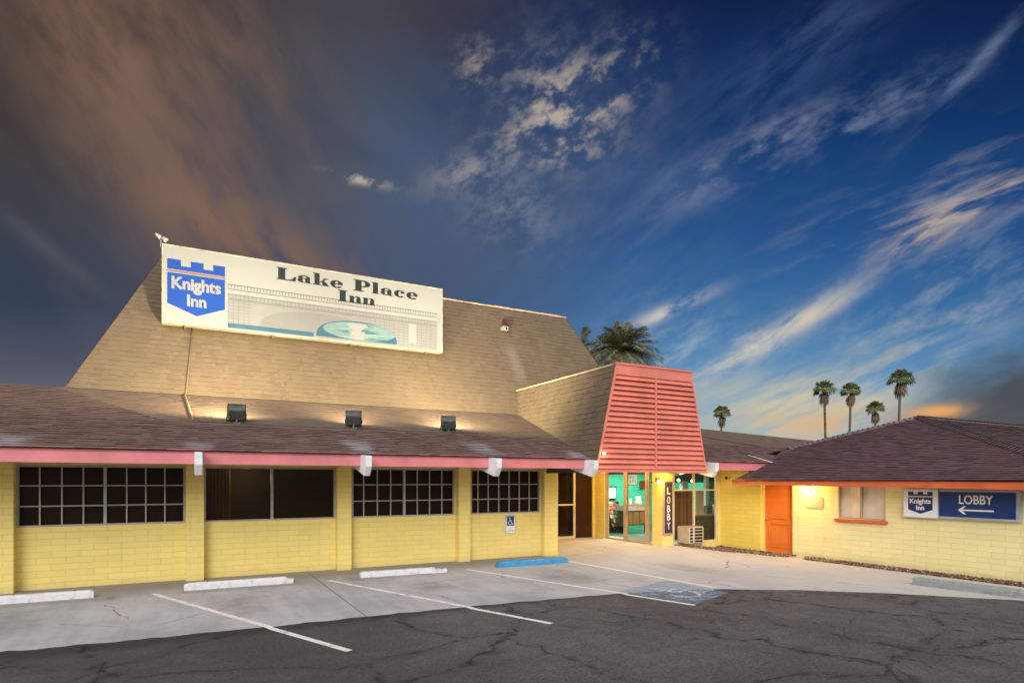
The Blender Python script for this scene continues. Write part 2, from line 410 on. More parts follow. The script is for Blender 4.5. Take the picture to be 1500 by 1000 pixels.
def asphalt_mat():
    m, t, p = newmat('worn_asphalt')
    pos = objn(); n1 = noise(pos, .35, 6, .6); n2 = noise(pos, 70, 3, .8); n3 = noise(pos, 3.0, 6, .65); n4 = noise(pos, 24, 5, .75)
    cc = mixc((.072, .071, .073), (.128, .124, .122), sstep(n1 * .55 + n3 * .45, .36, .62))
    cc = mixc(cc, (.150, .138, .122), sstep(n3, .55, .75) * .5)
    cc = mixc(cc, (.045, .045, .048), sstep(noise(pos, .18, 3, .5), .52, .62) * .55)
    cc = mixc(cc, (.26, .245, .23), sstep(n2, .54, .72) * .5)
    cc = mixc(cc, (.012, .012, .013), sstep(n2, .46, .3) * .7)
    cc = mixc(cc, (.16, .15, .14), sstep(n4, .52, .62) * .6)
    cc = mixc(cc, (.025, .024, .025), sstep(n4, .47, .37) * .65)
    gx, gy, g_ = sep(pos)
    cc = mixc(cc, (.028, .028, .030), sstep(gy + (n3 - .5) * 1.0, 8.75, 9.15) * sstep(gx, 7.5, 5.5) * .7)
    cc = mixc(cc, (.04, .04, .042), sstep(gx + (n1 - .5) * 3, 4.0, 1.0) * .35)
    # meandering cracks: edges of warped cells
    wv = S.tree.nodes.new('ShaderNodeTexNoise'); wv.inputs['Scale'].default_value = .9; wv.inputs['Detail'].default_value = 6; wv.inputs['Roughness'].default_value = .62
    t.links.new(pos, wv.inputs['Vector'])
    vm = t.nodes.new('ShaderNodeVectorMath'); vm.operation = 'MULTIPLY_ADD'; t.links.new(wv.outputs['Color'], vm.inputs[0]); vm.inputs[1].default_value = (1.1, 1.1, 0); t.links.new(pos, vm.inputs[2])
    def cells(sc, w0, w1):
        v = t.nodes.new('ShaderNodeTexVoronoi'); v.feature = 'DISTANCE_TO_EDGE'; v.inputs['Scale'].default_value = sc
        t.links.new(vm.outputs[0], v.inputs['Vector']); return sstep(S(v.outputs['Distance']), w1, w0)
    px, py, pz = sep(pos)
    zone = sstep(px + py * .3, 4.0, 9.0)
    c1 = cells(.36, .0, .007) * sstep(n1 * .5 + n3 * .5, .42, .54) + cells(.36, .0, .022) * sstep(noise(pos, 1.7, 4, .6), .58, .66)
    c2 = cells(1.1, .004, .022) * zone * sstep(n3, .48, .56)
    c3 = cells(3.0, .01, .04) * zone * sstep(noise(pos, .8, 3, .5), .56, .66)
    cr = (c1 + c2 * .8 + c3 * .6).clamp()
    cc = mixc(cc, (.012, .012, .013), cr * .75)
    # dark seal-coat smears round the cracks
    cc = mixc(cc, (.022, .021, .022), cells(.36, .0, .045) * sstep(n3, .46, .58) * .6)
    setin(p, 'Base Color', cc); setin(p, 'Roughness', .88); p.inputs['Specular IOR Level'].default_value = .25
    bump(p, n2 * .7 + n4 * .3 - cr * 1.6, .7, .008); return m
def concrete_mat():
    m, t, p = newmat('worn_concrete')
    pos = objn(); x, y, z = sep(pos)
    n1 = noise(pos, .6, 6, .6); n2 = noise(pos, 55, 4, .7); n3 = noise(pos, 3.2, 7, .7)
    st = noise(comb(x * 4.0, y * .5, z), 1.0, 5, .6)
    cc = mixc((.345, .345, .35), (.49, .485, .48), sstep(n1 * .5 + st * .3 + n3 * .2, .38, .6))
    cc = mixc(cc, (.60, .57, .54), sstep(x, 7.0, 13.0) * .6)
    cc = mixc(cc, (.24, .22, .21), sstep(n3, .56, .78) * .45)
    cc = mixc(cc, (.55, .54, .53), sstep(n3, .40, .28) * .35)
    cc = mixc(cc, (.16, .15, .145), sstep(n2, .66, .8) * .45)
    # grime by the wall and tyre-darkened centres of the bays
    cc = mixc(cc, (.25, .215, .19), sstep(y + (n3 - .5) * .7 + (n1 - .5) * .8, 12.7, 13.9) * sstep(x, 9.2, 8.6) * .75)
    for bx_, by_, br in ((.8, 11.2, .75), (4.3, 11.3, .6), (7.3, 11.0, .7), (-2.4, 11.0, .8), (10.6, 10.6, .6)):
        r2 = (x - bx_) * (x - bx_) * 1.6 + (y - by_) * (y - by_) * .5
        cc = mixc(cc, (.17, .16, .155), sstep(r2 + (n3 - .5) * 1.1 + (n1 - .5) * .8, br, -.25) * .42)
    cc = mixc(cc, (.12, .11, .105), sstep(noise(pos, 1.9, 3, .5), .70, .76) * .55)
    for q0, q1 in ((-3.2, -1.18), (.0, 1.9), (3.05, 4.75)):      # contact shadow of the wheel stops, painted as darker concrete
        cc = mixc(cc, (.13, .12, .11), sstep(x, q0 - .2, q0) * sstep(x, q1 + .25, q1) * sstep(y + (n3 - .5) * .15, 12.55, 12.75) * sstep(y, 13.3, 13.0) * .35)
    def line(fac, w=.012):
        return sstep(S.op('ABSOLUTE', fac + (noise(pos, 6, 3) - .5) * .015), w, w * .3)
    j = line(x - 2.45) * sstep(y, 9.0, 9.1)
    j = j + line((x - 8.3) - (y - 11.0) * -.02) * sstep(x, 7.0, 8.0)
    j = (j + line(y - 13.9 - (x - 9.0) * -.02, .016) * sstep(x, 9.0, 9.4) * sstep(x, 12.4, 12.0)).clamp()
    vo = t.nodes.new('ShaderNodeTexVoronoi'); vo.feature = 'DISTANCE_TO_EDGE'; vo.inputs['Scale'].default_value = .3
    wn = t.nodes.new('ShaderNodeTexNoise'); wn.inputs['Scale'].default_value = 1.3; wn.inputs['Detail'].default_value = 5; t.links.new(pos, wn.inputs['Vector'])
    vm = t.nodes.new('ShaderNodeVectorMath'); vm.operation = 'MULTIPLY_ADD'; t.links.new(wn.outputs['Color'], vm.inputs[0]); vm.inputs[1].default_value = (.5, .5, 0); t.links.new(pos, vm.inputs[2]); t.links.new(vm.outputs[0], vo.inputs['Vector'])
    ck = sstep(S(vo.outputs['Distance']), .004, .0015) * sstep(n1, .5, .56)
    cc = mixc(cc, (.10, .085, .075), (j + ck * .8).clamp() * .85)
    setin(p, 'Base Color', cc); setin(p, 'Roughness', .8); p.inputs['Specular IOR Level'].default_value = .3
    bump(p, n2 * .3 + n3 * .4 - j * 1.5, .5, .008); return m
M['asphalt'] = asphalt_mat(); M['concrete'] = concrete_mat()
def stripe_mat(name, c, wear=.5):
    m, t, p = newmat(name)
    pos = objn(); n1 = noise(pos, 40, 5, .7); n2 = noise(pos, 4, 5, .6)
    k = sstep(n1 * .6 + n2 * .4, .62 - wear * .1, .5 - wear * .12)
    a = (k * .75 + .25).clamp()
    setin(p, 'Base Color', c); setin(p, 'Alpha', a); setin(p, 'Roughness', .7); return m
M['stripe'] = stripe_mat('worn_white_line', (.82, .80, .76), -.15)
M['blue_mark'] = stripe_mat('worn_blue_square', (.30, .42, .56), .9)
M['white_mark'] = stripe_mat('worn_white_symbol', (.66, .71, .76), .7)

mb = MB(); R = 900
mb.face([(-R, -R, 0), (R, -R, 0), (R, R, 0), (-R, R, 0)])
ground = tag(mb.build('asphalt_ground', M['asphalt'], recalc=False), kind='structure')

rng = random.Random(5)
mb = MB(); xs = [-26 + .14 * i for i in range(int((15.5 + 26) / .14) + 1)]; NY = 30
grid = []
for x in xs:
    e = edge_y(x) + .035 * sin(x * 9.1) * rng.random() + rng.uniform(-.022, .022)
    grid.append([Vector((x, e + (17.4 - e) * (j / NY) ** 1.3, 0)) for j in range(NY + 1)])
for c in grid:
    for p in c: p.z = gz(p.x, p.y) + .012
vs = [p for c in grid for p in c]; n = NY + 1
fs = [(i * n + j, (i + 1) * n + j, (i + 1) * n + j + 1, i * n + j + 1) for i in range(len(grid) - 1) for j in range(NY)]
b = len(vs); vs += [Vector((c[0].x, c[0].y - .012, -.02)) for c in grid]
fs += [(b + i, b + i + 1, (i + 1) * n, i * n) for i in range(len(grid) - 1)]
nsk = len(grid) - 1
mb.raw(vs, fs[:-nsk], 0, True)
for f in fs[-nsk:]: mb.face([vs[i] for i in f], 1)
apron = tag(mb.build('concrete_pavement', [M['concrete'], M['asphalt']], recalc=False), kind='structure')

def strip(mb, a, b, w, lift, segs=14, m=0):
    """painted line from a to b lying on the pavement or the asphalt"""
    a = Vector(a); b = Vector(b); d = (b - a).normalized(); s = Vector((-d.y, d.x, 0)) * w / 2
    prev = None
    for i in range(segs + 1):
        p = a.lerp(b, i / segs); z = (gz(p.x, p.y) + .012 if p.y > edge_y(p.x) - .05 else 0) + lift
        q = [(p.x + s.x, p.y + s.y, z), (p.x - s.x, p.y - s.y, z)]
        if prev: mb.face([prev[0], prev[1], q[1], q[0]], m)
        prev = q
for (u0, v0, u1, v1, w, nm) in [(223, 870, 512, 953, .10, 'between the first two wheel stops'), (481, 850.5, 808, 913, .10, 'between the chipped and the snapped wheel stop'),
                            (684, 834.5, 1018, 886, .10, 'running to the blue square'), (834, 822.5, 1046, 861, .10, 'beside the blue wheel stop')]:
    mb = MB(); strip(mb, on_z(u0, v0), on_z(u1, v1), w, .004, 40)
    o = mb.build('painted_line', M['stripe'], apron, recalc=False); o['label'] = 'white parking line ' + nm
# accessible-bay square: drawn in its own frame, then laid on the ground
A, B_, C_, D_ = [on_z(*q) for q in ((906, 867), (976, 850.5), (1066, 868), (1022, 884))]
def sq(s, t, lift):
    p = A.lerp(B_, t).lerp(D_.lerp(C_, t), s)
    z = (gz(p.x, p.y) + .012 if p.y > edge_y(p.x) - .05 else 0) + lift
    return (p.x, p.y, z)
mb = MB(); N = 20
for i in range(N):
    for j in range(N):
        mb.face([sq(i / N, j / N, .004), sq((i + 1) / N, j / N, .004), sq((i + 1) / N, (j + 1) / N, .004), sq(i / N, (j + 1) / N, .004)])
o = mb.build('painted_square', M['blue_mark'], apron, recalc=False); o['label'] = 'worn blue square with a white wheelchair symbol'
def wheelchair(addpoly):
    """symbol in a unit square, as polygons"""
    def ring(cx, cy, r0, r1, a0, a1, n=22):
        for i in range(n):
            p, q = radians(a0 + (a1 - a0) * i / n), radians(a0 + (a1 - a0) * (i + 1) / n)
            addpoly([(cx + r0 * cos(p), cy + r0 * sin(p)), (cx + r1 * cos(p), cy + r1 * sin(p)), (cx + r1 * cos(q), cy + r1 * sin(q)), (cx + r0 * cos(q), cy + r0 * sin(q))])
    ring(.44, .36, .20, .27, 150, 375)
    addpoly([(.40 + .07 * cos(radians(a)), .86 + .07 * sin(radians(a))) for a in range(0, 360, 30)])
    addpoly([(.36, .76), (.44, .76), (.47, .42), (.39, .42)])
    addpoly([(.44, .64), (.66, .64), (.66, .58), (.445, .58)])
    addpoly([(.47, .48), (.68, .48), (.68, .41), (.47, .41)])
    addpoly([(.68, .48), (.80, .16), (.73, .13), (.60, .48)])
    addpoly([(.77, .21), (.88, .24), (.90, .18), (.77, .15)])
mb = MB(); wheelchair(lambda pts: mb.face([sq(.92 - y * .84, .08 + x * .84, .008) for x, y in pts]))
o = mb.build('painted_symbol', M['white_mark'], apron, recalc=False)

# gravel beds
def gravel_mat():
    m, t, p = newmat('red_brown_gravel'); pos = objn()
    v = t.nodes.new('ShaderNodeTexWhiteNoise'); v.noise_dimensions = '3D'
    q = t.nodes.new('ShaderNodeVectorMath'); q.operation = 'SNAP'; t.links.new(pos, q.inputs[0]); q.inputs[1].default_value = (.05, .05, .05); t.links.new(q.outputs[0], v.inputs['Vector'])
    cc = ramp(S(v.outputs['Value']), [(0, (.06, .03, .022)), (.4, (.15, .075, .05)), (.75, (.26, .16, .11)), (1, (.42, .34, .28))])
    setin(p, 'Base Color', cc); setin(p, 'Roughness', .9); return m
M['gravel'] = gravel_mat()
def inpoly(x, y, P):
    c = False
    for i in range(len(P)):
        x0, y0 = P[i]; x1, y1 = P[i - 1]
        if (y0 > y) != (y1 > y) and x < (x1 - x0) * (y - y0) / (y1 - y0) + x0: c = not c
    return c
beds = [[(12.8, 13.45), (12.95, 12.8), (13.5, 12.3), (14.1, 12.15), (14.25, 11.9), (14.2, 11.5), (14.32, 11.0), (14.6, 10.75), (14.78, 10.8), (14.78, 13.5)],
        [(14.40, 10.35), (14.78, 10.5), (14.78, 4.9), (14.44, 4.9), (14.46, 7), (14.42, 9)]]
mb = MB(); rng = random.Random(11)
for P, cnt in zip(beds, (1500, 1900)):
    xsP = [p[0] for p in P]; ysP = [p[1] for p in P]; k = 0
    while k < cnt:
        x, y = rng.uniform(min(xsP), max(xsP)), rng.uniform(min(ysP), max(ysP))
        if not inpoly(x, y, P): continue
        k += 1; r = rng.uniform(.016, .036); z = gz(x, y) + .02 + rng.random() * .03
        if x > 14.55: z += .02
        a = rng.random() * 6.3; vv = []
        for dx, dy, dz in ((1, 0, 0), (-1, 0, 0), (0, 1, 0), (0, -1, 0), (0, 0, .75), (0, 0, -.75)):
            j = rng.uniform(.7, 1.2) * r; vv.append((x + (dx * cos(a) - dy * sin(a)) * j, y + (dx * sin(a) + dy * cos(a)) * j, z + dz * j))
        mb.raw(vv, [(0, 2, 4), (2, 1, 4), (1, 3, 4), (3, 0, 4), (2, 0, 5), (1, 2, 5), (3, 1, 5), (0, 3, 5)])
tag(mb.build('gravel', M['gravel']), 'reddish brown gravel strewn along the foot of the yellow walls', 'gravel', kind='stuff')

# ================================================================ MAIN BUILDING
YP, YW = 14.25, 14.47      # front of the pillars, front of the wall
YE, ZE, SL = 12.3, 2.66, .35   # eave line and slope of the low roof
YM, ZM = 16.7, 4.2         # foot of the mansard
bld = empty('motel_building', (4, 14.4, 0), 'yellow block motel with tall shingled mansard roof and pink fascia', 'building')
P = [(-3.6, -2.82)] + [(X_at(a, YP), X_at(b_, YP)) for a, b_ in ((272.2, 298.8), (494.4, 515), (672, 689), (797.7, 817))]
WT0, WT1 = 2.1 + (772.8 - 704) * -1 * .0, 0   # placeholders
def zy(u, v, y): return on_y(u, v, y).z
zwb = zy(300, 764.3, YW); zwt = zy(300, 683.4, YW)
wx = [(X_at(24.5, YW), X_at(271, YW)), (X_at(299.2, YW), X_at(491, YW)), (X_at(515.5, YW), X_at(665.5, YW)), (X_at(689.5, YW), X_at(790.5, YW))]
WALLTOP = 3.2
# front wall with window openings, returned at its end
mb = MB(); T = .2
x0 = -12.0
for (a, b_) in [(x0, -6.4)] + [] : mb.box(a, b_, YW, YW + T, 0, WALLTOP)
last = -6.4
for i, (a, b_) in enumerate(wx):
    if a > last: mb.box(last, a, YW, YW + T, 0, WALLTOP)
    mb.box(a, b_, YW, YW + T, 0, zwb); mb.box(a, b_, YW, YW + T, zwt, WALLTOP); last = b_
mb.box(last, P[4][1] - .02, YW, YW + T, 0, WALLTOP)
mb.box(P[4][1] - .26, P[4][1] - .02, YW + T, 16.8, 0, WALLTOP)
mb.build('wall', M['yellow'], bld)
for k, (a, b_) in enumerate([(-6.75, -6.42)] + P):
    mb = MB(); mb.box(a, b_, YP, YW - .002 if k < 5 else YW + .4, 0, 2.9); mb.build('pillar', M['yellow'], bld)
# windows
def window(x0, x1, ncol, mullion, nrow=3, parent=bld, glass='screen'):
    y = YW + .02; fr = MB(); w = .032
    for (a, b_, c, d) in ((x0, x1, zwb, zwb + w), (x0, x1, zwt - w, zwt), (x0, x0 + w, zwb + w, zwt - w), (x1 - w, x1, zwb + w, zwt - w)):
        fr.box(a, b_, y - .035, y + .04, c, d)
    for m_ in mullion: fr.box(m_ - .026, m_ + .026, y - .03, y + .04, zwb + w, zwt - w)
    o = fr.build('window', M['alu'], parent)
    pn = MB(); pn.box(x0 + .01, x1 - .01, y + .045, y + .055, zwb + .01, zwt - .01); pn.build('pane', M[glass], o)
    if ncol:
        g = MB(); t = .012; xx = sorted(ncol)
        for c in xx: g.box(c - t, c + t, y - .012, y + .012, zwb + w, zwt - w)
        for r in range(1, nrow):
            z = zwb + (zwt - zwb) * r / nrow; g.box(x0 + w, x1 - w, y - .0145, y + .0095, z - t, z + t)
        g.build('muntin_grid', M['alu'], o)
def cols(us): return [X_at(u, YW) for u in us]
window(*wx[0], cols([58, 90.5, 122, 185.5, 213.5, 241.5]), cols([154]))
window(*wx[1], [], cols([398.5]), glass='brown_glass')
mb = MB(); a0 = wx[1][0] + .12
for i in range(6): a = a0 + i * .07; mb.prism([(a, YW + .42, .9), (a + .035, YW + .36, .9), (a + .068, YW + .42, .9), (a + .035, YW + .44, .9)], (0, 0, 1.6))
mb.build('window_curtain', paint('gold_curtain', (.5, .33, .1), .8, .2), bld)
window(*wx[2], cols([533, 553, 572.5, 611.5, 629.5, 647.5]), cols([592.3]))
window(*wx[3], cols([700.5, 715.5, 731, 746, 761, 775.5]), [])
window(-6.3, -3.7, [-5.98, -5.66, -5.34, -4.7, -4.38, -4.06], [-5.02])
# fascia with its drip board
mb = MB(); mb.box(-12.5, X_at(871, YE), YE, YE + .04, 2.405, ZE - .055); mb.box(-12.5, X_at(871, YE), YE - .014, YE + .04, ZE - .052, ZE + .012)
mb.build('fascia', M['pink'], bld)
mb = MB(); mb.box(X_at(1036, YE), 15.55, YE, YE + .04, 2.405, ZE - .055); mb.box(X_at(1036, YE), 15.6, YE - .014, YE + .04, ZE - .052, ZE + .012)
mb.build('fascia', M['pink'], bld)
# soffit
mb = MB(); mb.box(-12.5, 15.4, YE + .045, YW - .003, 2.50, 2.53); mb.box(P[4][1] - .01, 14.75, YW, 16.95, 2.62, 2.66)
mb.build('soffit', M['soffit'], bld)
# white outrigger ends
for xc in [-3.4] + [X_at(u, 11.9) for u in (291, 540, 731, 873)] + [12.9]:
    mb = MB(); w = .062; dx = .0
    prof = [(12.9, 2.40), (12.9, 2.62), (12.28, 2.63), (11.88, 2.60), (11.88, 2.385), (12.03, 2.20)]
    mb.prism([(xc - w, y, z) for y, z in prof], (2 * w, 0, 0)); mb.build('beam_end', M['white'], bld, bevel=.006)

# ---- shingled planes laid course by course
def clip(poly, a, b, c):          # keep a*x+b*y<=c
    out = []
    for i in range(len(poly)):
        p, q = poly[i], poly[(i + 1) % len(poly)]
        fp, fq = a * p[0] + b * p[1] - c, a * q[0] + b * q[1] - c
        if fp <= 0: out.append(p)
        if fp * fq < 0:
            t = fp / (fp - fq); out.append((p[0] + (q[0] - p[0]) * t, p[1] + (q[1] - p[1]) * t))
    return out
def shingles(mb, pts, row=.14, tab=.3, rise=.010, seed=1, m=0, e=1):
    """pts: planar polygon in space, wound so its normal points out; the courses rise up the slope"""
    rg = random.Random(seed); pts = [Vector(p) for p in pts]
    n = Vector((0, 0, 0))
    for i in range(len(pts)): n += pts[i].cross(pts[(i + 1) % len(pts)])
    n.normalize()
    if n.z < 0 : n = -n
    t = Vector((0, 0, 1)).cross(n).normalized(); b = n.cross(t); o = pts[0]
    P2 = [((p - o).dot(t), (p - o).dot(b)) for p in pts]
    if sum(P2[i][0] * P2[(i + 1) % len(P2)][1] - P2[(i + 1) % len(P2)][0] * P2[i][1] for i in range(len(P2))) < 0: P2 = P2[::-1]
    hp = []
    for i in range(len(P2)):
        (ax, ay), (bx, by) = P2[i], P2[(i + 1) % len(P2)]
        A_, B2 = by - ay, -(bx - ax); hp.append((A_, B2, A_ * ax + B2 * ay))
    v0, v1 = min(p[1] for p in P2), max(p[1] for p in P2)
    def W(x, y, h): return o + t * x + b * y + n * h
    v = v0; k = 0
    while v < v1:
        v2 = min(v + row, v1 + .001); band = clip(clip(P2, 0, -1, -v), 0, 1, v2)
        if len(band) > 2:
            xa, xb = min(p[0] for p in band), max(p[0] for p in band); x = xa - rg.random() * tab
            while x < xb:
                w = tab * rg.choice((.5, .75, 1.0, 1.0, 1.35)) ; r = rise * rg.choice((.6, .8, 1.0, 1.0, 1.35)); dv = rg.uniform(-.004, .004)
                q = [(x, v - .012 + dv), (x + w, v - .012 + dv), (x + w, v2), (x, v2)]
                for h in hp:
                    q = clip(q, *h)
                    if len(q) < 3: break
                if len(q) >= 3:
                    hh = lambda y: .002 + r * (1 - .85 * (y - v) / row)
                    top = [W(x_, y_, hh(y_)) for x_, y_ in q]; low = [W(x_, y_, -.004) for x_, y_ in q]
                    mb.face(top, m); L = len(q)
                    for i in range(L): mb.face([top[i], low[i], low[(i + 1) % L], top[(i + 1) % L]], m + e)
                x += w
        v += row; k += 1
    mb.face([W(x_, y_, -.01) for x_, y_ in P2], m)

# low roof
XH0, XH1 = 15.9, 17.9
mb = MB()
zr = lambda y: ZE + SL * (y - YE)
YB_ = YE - .05 + .14 * 14 * cos(atan(SL))
shingles(mb, [(-12.5, YE - .05, zr(YE - .05)), (15.62, YE - .05, zr(YE - .05)), (22, YB_, zr(YB_)), (-12.5, YB_, zr(YB_))], .14, .3, .012, 3)
shingles(mb, [(-12.5, YB_, zr(YB_)), (-.3, YB_, zr(YB_)), (-2.6, YM, zr(YM)), (-12.5, YM, zr(YM))], .14, .3, .009, 33)
shingles(mb, [(-.3, YB_, zr(YB_)), (22, YB_, zr(YB_)), (22, 15.2, zr(15.2)), (14.0, YM, zr(YM)), (-2.6, YM, zr(YM))], .14, .3, .005, 31, m=2, e=0)  # cut diagonally where the painted flood wash ends
mb.build('low_roof', [M['shingle_low'], M['edge'], M['shingle_flood_wash']], bld, recalc=False)
mb = MB()      # hip end beyond the porch and its cap
shingles(mb, [(13.5, 15.05, 3.60), (26, 15.05, 3.60), (26, 19.0, 4.09), (13.5, 19.0, 4.09)], .14, .3, .014, 4)
mb.tube([(15.2, 15.12, 3.67), (17.2, 13.95, 3.27)], .03, 6, smooth=False)
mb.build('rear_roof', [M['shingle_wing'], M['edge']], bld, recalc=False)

# mansard
kb, ka = .5, .466; HM = 3.93
ML, MR = -2.39, 14.2
tl, tr = (ML + ka * HM, YM + kb * HM, ZM + HM), (MR - ka * HM, YM + kb * HM, ZM + HM)
mb = MB(); shingles(mb, [(ML, YM, ZM), (MR, YM, ZM), tr, tl], .145, .22, .008, 7)
shingles(mb, [(MR, YM, ZM), (MR, 30, ZM), (tr[0], 29, tr[2]), tr], .145, .32, .012, 8)
shingles(mb, [(ML, 30, ZM), (ML, YM, ZM), tl, (tl[0], 29, tl[2])], .145, .32, .012, 9)
mb.face([tl, tr, (tr[0], 29, tr[2] - .01), (tl[0], 29, tl[2] - .01)])
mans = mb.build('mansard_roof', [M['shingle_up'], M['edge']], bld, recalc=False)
mb = MB(); x = tl[0]; rg = random.Random(2)
while x < tr[0]:
    w = .30; h = rg.uniform(0, .02); mb.box(x, min(x + w, tr[0] + .03), tl[1] - .05, tl[1] + .2, tl[2] + .004, tl[2] + .035 + h); x += w + .002
mb.build('ridge_cap', M['cap'], mans)
mb = MB(); mb.box(ML, X_at(738, YM), YM - .06, YM + .03, ZM + .0, ZM + .03); mb.build('base_flashing', M['shingle_up'], mans)

# porch: shingled sides and roof behind the louvred front
YL = 12.0; ZB, ZT = 2.315, on_y(902, 530.5, YL).z
xbl, xbr = X_at(872, YL), X_at(1035, YL); xtl, xtr = X_at(902.4, YL), X_at(1012, YL)
YBK = 17.2
porch = MB()
sx = (xtl - xbl) / (ZT - ZB)
shingles(porch, [(xbl, YBK + .4, ZB), (xbl, YL + .02, ZB), (xtl, YL + .02, ZT - .06), (xtl, YBK + .4, ZT - .06)], .145, .32, .013, 12)
shingles(porch, [(xbr, YL + .02, ZB), (xbr, 16.5, ZB), (xtr, 16.5, ZT - .06), (xtr, YL + .02, ZT - .06)], .145, .32, .013, 13)
porch.face([(xtl, YL + .03, ZT - .08), (xtr, YL + .03, ZT - .08), (xtr, YBK + .5, ZT - .08), (xtl, YBK + .5, ZT - .08)])
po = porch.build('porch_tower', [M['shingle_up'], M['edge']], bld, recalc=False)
mb = MB(); mb.box(xtl - .03, xtl + .05, YL - .01, YBK + .12, ZT - .06, ZT - .015); mb.build('parapet_cap', M['cap'], po)
mb = MB()      # vertical shingled trim piece at the foot of the side
pA = on_y(850, 650, 12.55)
xs_ = xbl + sx * (2.62 + .0 - ZB)
mb.prism([(xbl + sx * .28 - .045, 12.5, 2.62), (xbl + sx * .28 + .05, 12.5, 2.62), (xbl + sx * .95 + .05, 12.5, 3.28), (xbl + sx * .95 - .045, 12.5, 3.28)], (0, .11, 0)); mb.build('side_trim', M['shingle_up'], po)
# louvred screen
def xl(z): return xbl + sx * (z - ZB)
def xr(z): return xbr - (xbr - xtr) / (ZT - ZB) * (z - ZB)
mb = MB()
for f, s_ in ((xl, 1), (xr, -1)):
    mb.prism([(f(ZB) - .0, YL - .03, ZB), (f(ZB) + s_ * .05, YL - .03, ZB), (f(ZT) + s_ * .05, YL - .03, ZT - .05), (f(ZT), YL - .03, ZT - .05)], (0, .09, 0))
zc = ZT - .30
mb.prism([(xl(zc) + .051, YL - .025, zc), (xr(zc) - .051, YL - .025, zc), (xr(ZT - .05) - .051, YL - .025, ZT - .05), (xl(ZT - .05) + .051, YL - .025, ZT - .05)], (0, .07, 0))
mb.box(xl(ZT) - .03, xr(ZT) + .03, YL - .05, YL + .08, ZT - .048, ZT)
mb.box(xl(ZB) + .05, xr(ZB) - .05, YL - .028, YL + .05, ZB, ZB + .07)
xm = X_at(959.5, YL)
mb.box(xm - .022, xm + .022, YL - .05, YL + .03, ZB + .07, zc)
fr = mb.build('louver_frame', M['pink_slat'], po)
mb = MB(); NS = 18; pitch = (zc - ZB - .07) / NS
for i in range(NS):
    z0 = ZB + .07 + i * pitch; z1 = z0 + pitch * .93
    for (a, b_) in ((xl(z0) + .055, xm - .026), (xm + .026, xr(z0) - .055)):
        if i < NS:
            mb.prism([(a, YL - .035, z0 + .012), (a, YL - .052, z0 + .020), (a, YL + .03, z1 + .02), (a, YL + .045, z1 + .012)], (b_ - a, 0, 0))
mb.build('louver_slats', M['pink_slat'], fr)
mb = MB(); mb.prism([(xl(ZB) + .06, YL + .09, ZB + .01), (xr(ZB) - .06, YL + .09, ZB + .01), (xr(zc) - .06, YL + .09, zc), (xl(zc) + .06, YL + .09, zc)], (0, .02, 0)); mb.build('screen_backing', M['orange'], fr)

# entry: back wall, door, lobby side glazing
XG, YBW = 12.35, 16.8
fl = .17
mb = MB()
mb.box(P[4][1], X_at(815, YBW), YBW, YBW + .15, 0, 2.62); 
mb.box(X_at(868.5, YBW), 12.6, YBW, YBW + .15, 0, 2.62)
mb.box(X_at(815, YBW), X_at(868.5, YBW), YBW, YBW + .15, 2.58, 2.62)
mb.box(XG, XG + .2, Y_at(885.3, XG), YBW - .002, 0, 2.62)
mb.box(XG, XG + .2, Y_at(885.3, XG) - .001, 13.89, 2.56, 2.62)
mb.build('entry_wall', M['yellow'], bld)
mb = MB(); mb.box(XG, X_at(985.6, 13.45), 13.45, Y_at(955.7, XG), 0, 2.62); mb.build('pillar', M['yellow'], bld)
def rect_frame(mb, ax, c, a0, a1, z0, z1, w, dpt, m=0):
    """frame in the plane ax=c ('x' or 'y')"""
    for (p, q, r, s_) in ((a0, a1, z0, z0 + w), (a0, a1, z1 - w, z1), (a0, a0 + w, z0 + w, z1 - w), (a1 - w, a1, z0 + w, z1 - w)):
        if ax == 'y': mb.box(p, q, c - dpt / 2, c + dpt / 2, r, s_, m)
        else: mb.box(c - dpt / 2, c + dpt / 2, p, q, r, s_, m)
xd0, xd1 = X_at(815, YBW), X_at(843.5, YBW)
mb = MB(); rect_frame(mb, 'y', YBW + .05, xd0, xd1, fl, 2.58, .075, .06); zz = zy(830, 739, YBW); mb.box(xd0 + .075, xd1 - .075, YBW + .03, YBW + .07, zz - .025, zz + .025)
d = mb.build('door', M['cream'], bld); d['label'] = 'cream framed dark glass side door'
mb = MB(); mb.box(xd0 + .07, xd1 - .07, YBW + .045, YBW + .055, fl + .07, 2.51); mb.build('pane', glassm('tinted_glass', (.01, .006, .004), .45, .05, .6), d)
mb = MB(); nfl = 9
for i in range(nfl):
    a = xd0 + .35 + (xd1 - xd0 - .5) * i / nfl; w = (xd1 - xd0 - .5) / nfl; mb.prism([(a, 17.1, fl + .02), (a + w / 2, 17.04, fl + .02), (a + w - .002, 17.1, fl + .02), (a + w / 2, 17.13, fl + .02)], (0, 0, 2.1))
tag(mb.build('red_drape', paint('drape_red', (.22, .03, .015), .8, .3, 4), origin=(xd1 - .4, 17.1, fl)), 'dark red drape hanging behind the cream framed side door', 'drape')
mb = MB(); xe = X_at(868.5, YBW)
mb.box(xd1 + .01, xe - .0, YBW + .06, YBW + .08, fl, 2.58); pn = mb.build('side_panel', M['maroon'], bld)
ya, yb = Y_at(885.3, XG), Y_at(955.7, XG)
mb = MB(); zr_ = 2.1 - (739 - 704) * .022
rect_frame(mb, 'x', XG + .08, yb + .002, ya - .002, fl, 2.555, .05, .08)
for u in (912.5,): mb.box(XG + .045, XG + .115, Y_at(u, XG) - .03, Y_at(u, XG) + .03, fl + .05, 2.505)
mb.box(XG + .05, XG + .11, Y_at(912.5, XG) + .03, ya - .052, zr_ - .015, zr_ + .015)
